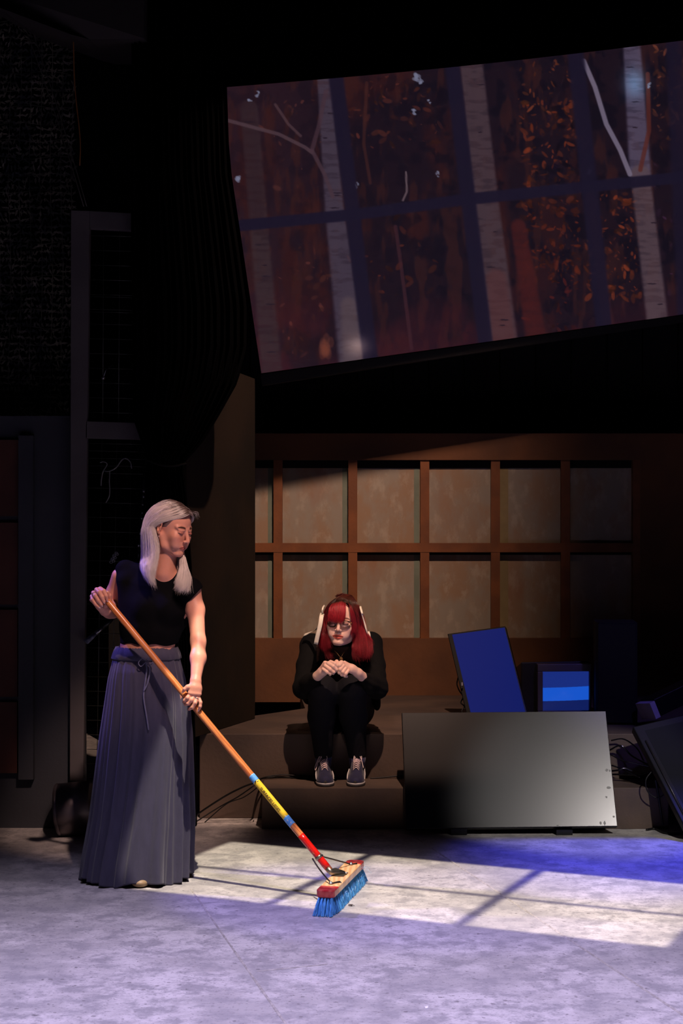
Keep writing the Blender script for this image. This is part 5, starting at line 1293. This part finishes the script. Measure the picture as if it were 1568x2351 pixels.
# viewer's right hand, curled over
FG.cone(gs[1][3], c_(808, 1535, 8.225), .0225, .021, .012)
FG.slabs([(c_(811, 1537, 8.23), .021, .015), (c_(790, 1530, 8.205), .031, .0155)], np.array([.45, -.1, -.88]), .012)
g2['index'] = gp([(785, 1523, -.006), (779, 1528, -.022), (777, 1535, -.018), (782, 1538, -.006)], [.0108, .0102, .0092, .0082])
g2['middle'] = gp([(788, 1529, -.010), (781, 1537, -.025), (779, 1544, -.020), (784, 1546, -.008)], [.0108, .0102, .0092, .0082])
g2['ring'] = gp([(793, 1535, -.010), (787, 1543, -.024), (785, 1549, -.019), (789, 1550, -.008)], [.0104, .0098, .0088, .0078])
g2['pinky'] = gp([(799, 1540, -.008), (794, 1547, -.021), (792, 1552, -.017), (796, 1553, -.006)], [.0094, .0088, .0080, .0070])
g2['thumb'] = gp([(791, 1527, .006), (784, 1521, -.006), (778, 1523, -.014), (774, 1528, -.012)], [.0112, .0106, .0096, .0080])
hb = H2.c; hbox = ((hb.x-.14, hb.y-.15, hb.z-.15), (hb.x+.14, hb.y+.15, hb.z+.15))
gbox = ((c_(726, 0, 8.2)[0], 8.12, c_(0, 1562, 8.2)[2]), (c_(820, 0, 8.2)[0], 8.29, c_(0, 1508, 8.2)[2]))
seatcut = (lambda P: np.where(P[..., 1] > 8.555, .4465-P[..., 2], -1.0), (-.5, 8.4, .2), (.5, 9.2, .6), .002, 'i')
FG.add(*seatcut)
parts = [FG.mesh(*hbox, .0018), FG.mesh(*gbox, .0017), FG.mesh((-.30, 8.08, .20), (.28, 9.02, 1.2), .0048, (hbox, gbox))]
V, F = compact(*join(parts))
C = head_colour(V, H2, None, (.14, .06, .05), (.86, .24, .20), dict(open=.0050, frown=.001, browlift=.002, mw=1.22), (1.04, .80, .78))
body2 = np_mesh('body', V, F, skin_material('pale_skin', (240, 196, 178)), seat, col=C)
# teeth between the parted lips
# sweater
FS = Field(); FS.slabs(tg, (1, 0, 0), .03, extra=.010)
for s_ in (-1, 1):
    S_, E_, M_, W_ = gs[s_]
    FS.cone(tg[1][0], S_, .060, .060, .03); FS.chain([S_, (S_+E_)/2+np.array([s_*.004, 0, 0]), E_+np.array([s_*.004, -.0, -.006])], [.060, .056, .054], .02)
    cf_ = M_*.5+W_*.5 if s_ == 1 else M_*.25+W_*.75
    FS.chain([E_+np.array([s_*.004, 0, -.006]), M_, cf_], [.054, .044, .031], .02)
FS.cone(c_(783, 1484, 8.50), H2.w(0, .012, -.105), .066, .054, .02)
FS.ell(c_(783, 1500, 8.56), (.12, .07, .05), None, .04)
FS.ell(c_(865, 1612, 8.72), (.022, .06, .045), None, .02); FS.ell(c_(707, 1600, 8.72), (.03, .06, .04), None, .02)
FS.add(*seatcut)
V, F = FS.mesh((-.30, 8.18, .44), (.28, 9.04, 1.12), .0042)
fold = .0012*np.sin(V[:, 2]*120+V[:, 0]*60+4*np.sin(V[:, 2]*14+V[:, 0]*11))*(.3+.7*(np.abs(V[:, 0]) > .1)); V[:, 1] -= fold; V[:, 0] += fold*.7
yk = (V[:, 2] > c_(0, 1519, 8.5)[2])*(V[:, 2] < c_(0, 1482, 8.5)[2])*(np.abs(V[:, 0]-.0) < .13)*(V[:, 1] < 8.62)
C = np.ones((len(V), 3))*.55; C[yk > 0] = (9, 5, 3.4)
m_sweat = mat('black_knit', (17, 15, 16), .9, spec=.2, var=.25, scale=40, sheen=.0, bump=.12, bscale=160, vcol=True)
np_mesh('sweater', V, F, m_sweat, seat, col=C)
# leggings
FL = Field()
for s_ in (-1, 1):
    a, b, c, d = lg[s_]; FL.chain([a, b], [.100, .072], .03); FL.chain([b, c, d+np.array([0, 0, .018])], [.070, .067, .048], .03)
FL.slabs([(c_(783, 1600, 8.84), .17, .12), (c_(783, 1632, 8.86), .18, .12)], (1, 0, 0), .03)
FL.add(*seatcut)
V, F = FL.mesh((-.32, 8.20, .32), (.30, 9.04, .95), .0044)
V = V-np.stack([0*V[:, 0], .0005*np.sin(V[:, 2]*110+6*np.sin(V[:, 0]*40)), 0*V[:, 0]], 1)
np_mesh('leggings', V, F, mat('black_leggings', (18, 18, 25), .85, spec=.25, var=.2, scale=30), seat)

# sneakers
m_navy = mat('navy_suede', (30, 30, 68), .8, var=.25, scale=60, sheen=.2, bump=.1, bscale=200)
m_lace = mat('pinkish_white_lace', (228, 206, 206), .7, var=.1)
m_wht = mat('off_white_rubber', (206, 202, 200), .5, var=.1)
m_dkr = mat('dark_rubber', (46, 42, 42), .7)
m_sock = mat('navy_sock', (52, 50, 96), .9, bump=.2, bscale=300, sheen=.2)
def sneaker(x, ya, tw, d):
    """heel at (x, ya), toe towards the viewer"""
    sh_ = tag(bpy.data.objects.new('sneaker', None)); COL.objects.link(sh_); sh_.location = (x, ya, ZS); par(sh_, seat)
    M = Matrix.Translation((x, ya, ZS+.001)) @ Matrix.Rotation(math.radians(tw), 4, 'Z')
    W = lambda a, b, c: np.array(tuple(M @ Vector((a, b, c))))
    ou = [(-.020, .012), (.020, .012), (.034, -.010), (.035, -.07), (.043, -.14), (.047, -.185), (.040, -.225), (.022, -.250), (0, -.256), (-.022, -.250), (-.040, -.225), (-.046, -.185), (-.040, -.14), (-.033, -.07), (-.034, -.010)]
    P = spline([(*q, 0) for q in ou+[ou[0]]], 60)[:-1]
    MB().prism([M @ Vector((q[0]*1.03, q[1]*1.01, 0)) for q in P], (0, 0, .009)).build('sole', m_dkr, sh_, bevel=.002)
    MB().prism([M @ Vector((q[0]*1.02, q[1]*1.005, .009)) for q in P], (0, 0, .009)).build('midsole', m_wht, sh_, bevel=.003)
    U = Field()
    U.ell(W(0, -.200, .022), (.044, .054, .034), None, .01); U.ell(W(0, -.120, .030), (.040, .085, .050), None, .03); U.ell(W(0, -.030, .035), (.035, .040, .055), None, .03)
    U.cone(W(0, -.03, .05), W(0, -.030, .085), .036, .038, .02); U.cone(W(0, -.145, .050), W(0, -.075, .092), .026, .030, .02)
    U.add(lambda P_: (ZS+.018-P_[..., 2]), (-1, 8, 0), (1, 9, 1), .003, 'i')
    V, F = U.mesh(W(0, 0, 0)-np.array([.09, .30, 0]), W(0, 0, 0)+np.array([.09, .06, .15]), .0028)
    np_mesh('upper', *compact(V, F), m_navy, sh_)
    T = Field(); T.ell(W(0, -.222, .020), (.022, .034, .024), None, .01); T.add(lambda P_: (ZS+.010-P_[..., 2]), (-1, 8, 0), (1, 9, 1), .003, 'i')
    V, F = T.mesh(W(0, 0, 0)-np.array([.09, .30, 0]), W(0, 0, 0)+np.array([.09, .06, .15]), .0024); np_mesh('toe_cap', *compact(V, F), m_dkr, sh_)
    T = Field(); T.cone(W(0, -.150, .058), W(0, -.078, .104), .018, .024, .01); T.cone(W(0, -.078, .104), W(0, -.066, .122), .022, .022, .01)
    V, F = T.mesh(W(0, 0, 0)-np.array([.09, .30, 0]), W(0, 0, 0)+np.array([.09, .06, .16]), .0028); np_mesh('tongue', *compact(V, F), mat('tongue_cloth_%s' % ('right' if x > 0 else 'left'), (150, 128, 150), .8), sh_)
    b = MB(); Lp = lambda a, t_: M @ Vector((a, -.168+.092*t_, .062+.050*t_+.020*(1-(abs(a)/.026)**2)))
    for k in range(7):
        t_ = k/6.5; w_ = .017+.006*t_
        b.tube([Lp(-w_, t_)-Vector((0, 0, .006)), Lp(-w_*.5, t_+.02), Lp(0, t_+.05), Lp(w_*.5, t_+.02), Lp(w_, t_)-Vector((0, 0, .006))], .0028, 6, flat=.6)
        if k < 6: b.tube([Lp(-w_, t_), Lp(0, t_+.10), Lp(w_, t_+.16)], .0024, 6, flat=.6)
    k0 = Lp(0, 1.0)+Vector((0, -.006, .006))
    for lp in d: b.tube(spline([k0]+[k0+Vector(q) for q in lp], 18), .0026, 6, flat=.7)
    b.build('laces', m_lace, sh_)
    for s_ in (-1, 1):
        b = MB(); b.prism([M @ Vector(q) for q in ((s_*.043, -.185, .028), (s_*.043, -.150, .030), (s_*.037, -.085, .058), (s_*.038, -.090, .066), (s_*.044, -.150, .046))], M.to_3x3() @ Vector((s_*.004, 0, 0)))
        b.build('side_stripe', m_wht, sh_)
    MB().tube([M @ Vector((0, -.052, .075)), M @ Vector((0, -.054, .105)), M @ Vector((0, -.056, .150))], [.040, .043, .046], 24).build('sock', m_sock, sh_)
sneaker((741-CX)/FPX*8.5, 8.545, 4, [[(-.012, -.010, .004), (-.026, -.022, -.020), (-.034, -.030, -.050), (-.040, -.040, -.072)], [(-.010, -.006, .006), (-.024, -.016, -.010), (-.036, -.020, -.038), (-.045, -.026, -.062), (-.042, -.040, -.076)],
                                     [(-.008, -.012, .002), (-.018, -.026, -.018), (-.026, -.036, -.034), (-.018, -.03, -.018), (0, 0, 0)], [(.010, -.01, .004), (.018, -.02, -.014), (.012, -.03, -.03)]])
sneaker((822-CX)/FPX*8.5, 8.545, -4, [[(.010, -.010, .004), (.020, -.024, -.018), (.028, -.036, -.044), (.032, -.046, -.062)], [(-.010, -.012, .004), (-.018, -.026, -.016), (-.016, -.034, -.038), (-.004, -.03, -.030), (0, 0, 0)],
                                      [(.008, -.008, .006), (.022, -.014, -.004), (.022, -.028, -.024), (.010, -.03, -.03)], [(-.008, -.01, .004), (-.012, -.03, -.03), (-.006, -.044, -.052)]])

# hair of the seated person
rg = np.random.default_rng(33); h = H2.w
def red(root=.3, dk=(.10, .45, .25), lo=.5, hi=1.15):
    def f(n, K):
        t = np.linspace(0, 1, K)[None, :, None]; v = rg.uniform(lo, hi, (n, 1, 1)); c = v*np.array([1, .9, .95])+0*t
        if root: q = np.clip(1-(t-rg.uniform(-.05, .12, (n, 1, 1)))/root, 0, 1); c = c*(1-q)+q*np.array(dk)*np.array([1, 2.4, 1.6])
        return np.broadcast_to(c, (n, K, 3)).copy()
    return f
bang = [[h(x0, -.052, .112-abs(x0)*.3), h(x0*1.1, -.080, .098-abs(x0)*.3), h(x1*1.02, -.0975, .066), h(x1, -.1035, .036), h(x2, -.1035, zz)] for x0, x1, x2, zz in
        ((-.046, -.054, -.058, .006), (-.030, -.036, -.040, .002), (-.014, -.018, -.020, -.002), (.000, .002, .000, -.003), (.012, .016, .016, .002), (.020, .026, .024, .018))]
bang_r = [[h(.028, -.050, .108), h(.044, -.074, .088), h(.054, -.082, .055), h(.064, -.070, .015), h(.070, -.062, -.020), h(.066, -.060, -.050)], [h(.040, -.045, .098), h(.056, -.066, .075), h(.068, -.064, .045), h(.077, -.048, .010), h(.082, -.040, -.030), h(.080, -.040, -.070)]]
WPg = lambda x, y, Y: np.array(tuple(at(x, y, Y)))
lft = [[h(-.030, -.050, .112), h(-.056, -.060, .086), h(-.072, -.050, .050), h(-.080, -.036, .010), h(-.080, -.040, -.030), WPg(754, 1462, 8.37), WPg(756, 1482, 8.36), WPg(760, 1490, 8.37)],
       [h(-.036, -.030, .116), h(-.066, -.032, .088), h(-.084, -.024, .050), h(-.092, -.020, .005), h(-.094, -.026, -.040), WPg(744, 1466, 8.38), WPg(744, 1486, 8.38), WPg(750, 1497, 8.38)],
       [h(-.036, .0, .122), h(-.070, .004, .092), h(-.090, .008, .050), h(-.100, .006, .005), h(-.104, -.008, -.040), WPg(735, 1462, 8.40), WPg(733, 1478, 8.40), WPg(741, 1490, 8.40)],
       [h(-.030, .050, .118), h(-.066, .054, .088), h(-.086, .050, .045), h(-.098, .036, .0), h(-.100, .02, -.050), WPg(738, 1466, 8.46), WPg(740, 1480, 8.45), WPg(748, 1492, 8.43)]]
rgt = [[h(.034, -.048, .110), h(.060, -.056, .080), h(.076, -.044, .044), h(.084, -.026, .004), h(.086, -.024, -.036), WPg(817, 1468, 8.38), WPg(815, 1490, 8.37), WPg(822, 1504, 8.37)],
       [h(.036, -.030, .114), h(.068, -.030, .086), h(.088, -.020, .046), h(.098, -.006, .0), h(.106, -.010, -.040), WPg(831, 1472, 8.38), WPg(832, 1494, 8.37), WPg(836, 1514, 8.37)],
       [h(.036, .0, .120), h(.072, .004, .092), h(.094, .010, .050), h(.106, .010, .0), h(.120, .0, -.045), WPg(846, 1470, 8.40), WPg(847, 1492, 8.38), WPg(840, 1516, 8.37)],
       [h(.030, .050, .116), h(.068, .052, .088), h(.090, .048, .046), h(.102, .040, .0), h(.112, .026, -.050), WPg(840, 1470, 8.46), WPg(843, 1488, 8.43), WPg(840, 1504, 8.40)]]
bck = [[h(-.09, .03, .02), h(-.09, .06, -.06), WPg(744, 1478, 8.50), WPg(748, 1500, 8.47)], [h(0, .115, .03), h(0, .12, -.07), WPg(783, 1480, 8.60), WPg(783, 1495, 8.6)], [h(.09, .03, .02), h(.10, .06, -.06), WPg(836, 1478, 8.50), WPg(832, 1504, 8.46)]]
top = [[h(-.075, -.01, .060), h(-.040, -.02, .112), h(-.01, .0, .128), h(.02, .05, .122), h(.03, .09, .09)], [h(-.050, -.045, .090), h(-.020, -.05, .120), h(.0, -.02, .130), h(.0, .03, .130), h(.0, .08, .105)],
       [h(.010, -.060, .108), h(.015, -.05, .122), h(.020, -.01, .132), h(.022, .04, .128), h(.02, .08, .105)], [h(.050, -.045, .090), h(.045, -.03, .112), h(.035, .0, .126), h(.03, .05, .118), h(.01, .09, .09)], [h(.080, -.01, .055), h(.068, -.0, .095), h(.045, .02, .118), h(.03, .06, .112), h(.0, .10, .08)]]
yoke_w = [[WPg(752, 1488, 8.40), WPg(756, 1500, 8.39), WPg(764, 1508, 8.385)], [WPg(742, 1486, 8.40), WPg(748, 1502, 8.39), WPg(756, 1512, 8.385)]]
yoke_e = [[WPg(812, 1484, 8.39), WPg(810, 1498, 8.385), WPg(816, 1512, 8.38)], [WPg(824, 1490, 8.38), WPg(822, 1504, 8.38), WPg(828, 1516, 8.38)]]
S2 = [(*strands(bang, 1900, rg, .0014, 18, .0005, tipjit=.006, clump=24, cut=(.84, 1)), red(.34, hi=1.5)), (*strands(bang_r, 900, rg, .0022, 18, .00055, tipjit=.006, clump=10), red(.3)),
      (*strands(lft, 4600, rg, .003, 24, .00052, tipjit=.011, clump=60, cut=(.60, 1), wave=.005), red(.62, lo=.3)), (*strands(rgt, 6000, rg, .003, 24, .00052, tipjit=.012, clump=70, cut=(.60, 1), wave=.007), red(.55, lo=.4, hi=1.4)),
      (*strands(bck, 1500, rg, .006, 14, .0007, tipjit=.01, clump=12), red(.0, lo=.3, hi=.7)), (*strands(top, 3600, rg, .0035, 20, .0006, tipjit=.010, clump=46, wave=.004), red(1.6, (.14, .6, .3), .4, 1.1)),
      (*strands(yoke_w, 260, rg, .006, 12, .0005, tipjit=.010), red(0, lo=.3, hi=.7)), (*strands(yoke_e, 300, rg, .006, 12, .0005, tipjit=.010), red(0, lo=.4, hi=.8))]
fl = [[h(-.01, .0, .126), h(-.015, -.01, .140), h(.01, -.02, .146)], [h(-.03, .0, .12), h(-.045, -.01, .13), h(-.02, -.02, .143)]]
S2.append((*strands(fl, 60, rg, .003, 10, .0006, tipjit=.006), red(0, lo=.2, hi=.3)))
fl = [[h(-.085, .0, .045), h(-.102, -.01, .040), h(-.112, -.01, .036)], [h(-.085, .0, .035), h(-.10, -.01, .036), h(-.110, -.02, .030)]]
S2.append((*strands(fl, 40, rg, .002, 8, .0005, tipjit=.004), red(0, lo=.2, hi=.4)))
m_hair2 = mat('dyed_red_hair', (172, 42, 54), .36, var=.15, scale=30, spec=.5, vcol=True)
hairset(S2, 'hair', m_hair2, seat)
def hairline2(L):
    y, z = L[..., 1], L[..., 2]; return np.maximum((-(y+.055)+.5*(.085-z)*(z < .085))*.8, -(z+.050))
scalp(H2, 'scalp_hair', m_hair2, seat, .002, hairline2, (.30, .4, .3))

# ribbons
m_rib = mat('white_satin_ribbon', (246, 236, 214), .5, var=.08, scale=40, sheen=.2, bump=.1, bscale=80)
def ribbon(pts, w_, nrm=(0, -1, 0), tw=0):
    P = spline(pts, 16); vs = []; fs = []; N = Vector(nrm)
    for i, p in enumerate(P):
        d = Vector(P[min(i+1, 15)]-P[max(i-1, 0)]).normalized(); s_ = d.cross(N).normalized(); s_ = Matrix.Rotation(tw*i/15, 3, d) @ s_; n_ = s_.cross(d)
        for e in (-1, -.35, .3, 1): vs.append(Vector(p)+s_*w_/2*e+n_*.0012*math.cos(e*4+i*.6))
        for e in (1, .3, -.35, -1): vs.append(Vector(p)+s_*w_/2*e+n_*(.0012*math.cos(e*4+i*.6)+.001))
    for i in range(15):
        for k in range(8): fs.append((i*8+k, i*8+(k+1) % 8, (i+1)*8+(k+1) % 8, (i+1)*8+k))
    fs += [tuple(range(7, -1, -1)), tuple(range(15*8, 16*8))]
    b = MB(); b.add(vs, fs, True); return b.build('hair_ribbon', m_rib, seat)
ribbon([at(740, 1408, 8.36), at(738, 1416, 8.325), at(735, 1434, 8.31), at(730, 1456, 8.31), at(725, 1479, 8.32)], .0215)
ribbon([at(741, 1410, 8.37), at(737, 1425, 8.39), at(727, 1444, 8.45), at(712, 1452, 8.52), at(697, 1459, 8.555)], .018, (0, -.6, .8))
ribbon([at(741, 1409, 8.36), at(740, 1402, 8.33), at(742, 1394, 8.34), at(745, 1390, 8.37)], .008)
ribbon([at(827, 1392, 8.38), at(829, 1400, 8.35), at(831, 1408, 8.34), at(832, 1412, 8.35)], .010)
ribbon([at(831, 1410, 8.36), at(836, 1428, 8.375), at(841, 1446, 8.38), at(846, 1462, 8.40)], .008, (.5, -.8, 0))
ribbon([at(845, 1450, 8.43), at(847, 1458, 8.42), at(848, 1468, 8.42)], .016, (.2, -1, 0))

# glasses
m_gold = mat('thin_gold_wire', (226, 168, 110), .25, .9, var=.1)
m_lens = bpy.data.materials.new('clear_lens'); m_lens.use_nodes = True; t = NT(m_lens.node_tree); t.n.remove(t.n['Principled BSDF'])
tr = t.node('ShaderNodeBsdfTransparent'); gg = t.node('ShaderNodeBsdfGlossy'); gg.inputs['Roughness'].default_value = .05; fx = t.node('ShaderNodeMixShader'); lw = t.node('ShaderNodeFresnel'); lw.inputs[0].default_value = 1.4
t.l.new(lw.outputs[0], fx.inputs[0]); t.l.new(tr.outputs[0], fx.inputs[1]); t.l.new(gg.outputs[0], fx.inputs[2]); t.l.new(fx.outputs[0], t.n['Material Output'].inputs[0])
gl = tag(bpy.data.objects.new('glasses', None)); COL.objects.link(gl); gl.location = h(0, -.1, 0); par(gl, seat)
def rim(s_):
    pts = []
    for k in range(40):
        a = 2*math.pi*k/40; ca, sa = math.cos(a), math.sin(a); e = 2/2.6
        x = .0265*abs(ca)**e*(1 if ca > 0 else -1)*(1 if sa > 0 else .9); z = .0195*abs(sa)**e*(1 if sa > 0 else -1)
        pts.append(h(s_*.0325+x, -.1015+abs(s_*.0325+x)**2*5.5, -.004+z))
    return pts
for s_ in (-1, 1):
    p = rim(s_); MB().tube(p+[p[0], p[1]], .0011, 6, cap=False).build('rim', m_gold, gl)
    b = MB(); c = sum((Vector(q) for q in p), Vector())/len(p); n_ = h(0, -.001, 0)-h(0, 0, 0); n = len(p)
    b.add([c]+p+[c+n_]+[q+n_ for q in p], [(0, 1+(i+1) % n, 1+i) for i in range(n)]+[(n+1, n+2+i, n+2+(i+1) % n) for i in range(n)]+[(1+i, 1+(i+1) % n, n+2+(i+1) % n, n+2+i) for i in range(n)], True); b.build('lens', m_lens, gl)
    MB().tube(spline([h(s_*.058, -.085, .006), h(s_*.068, -.070, .006), h(s_*.077, -.03, .005), h(s_*.080, .005, .004)], 10), .0013, 6).build('temple', m_gold, gl)
MB().tube(spline([h(-.008, -.1015, .000), h(-.004, -.106, .006), h(.004, -.106, .006), h(.008, -.1015, .000)], 8), .0012, 6).build('bridge', m_gold, gl)
# necklace and earring
b = MB(); b.tube(spline([at(768, 1494, 8.40), at(776, 1502, 8.39), at(782, 1509, 8.385), at(788, 1500, 8.39), at(792, 1496, 8.40)], 20), .0008, 5)
c = at(783, 1514, 8.38)
for r_, dz in ((.009, 0), (.006, -.002)): b.tube([c+Vector((r_*math.cos(a), -.001, dz+r_*1.1*math.sin(a))) for a in np.linspace(0, 6.283, 16)], .0013, 6, cap=False)
b.tube([c+Vector((-.005, 0, .006)), c+Vector((.004, 0, -.004))], .0012, 5); b.tube([c+Vector((.005, 0, .004)), c+Vector((-.004, 0, -.007))], .0012, 5)
b.build('necklace', m_gold, seat)
b = MB(); e = at(818, 1447, 8.36)
for k, dz in enumerate((0, -.012)): b.tube([e+Vector((.005*math.cos(a)-.003*k, 0, dz+.007*math.sin(a))) for a in np.linspace(0, 6.283, 14)], .0009, 5, cap=False)
b.build('earring', m_gold, seat)
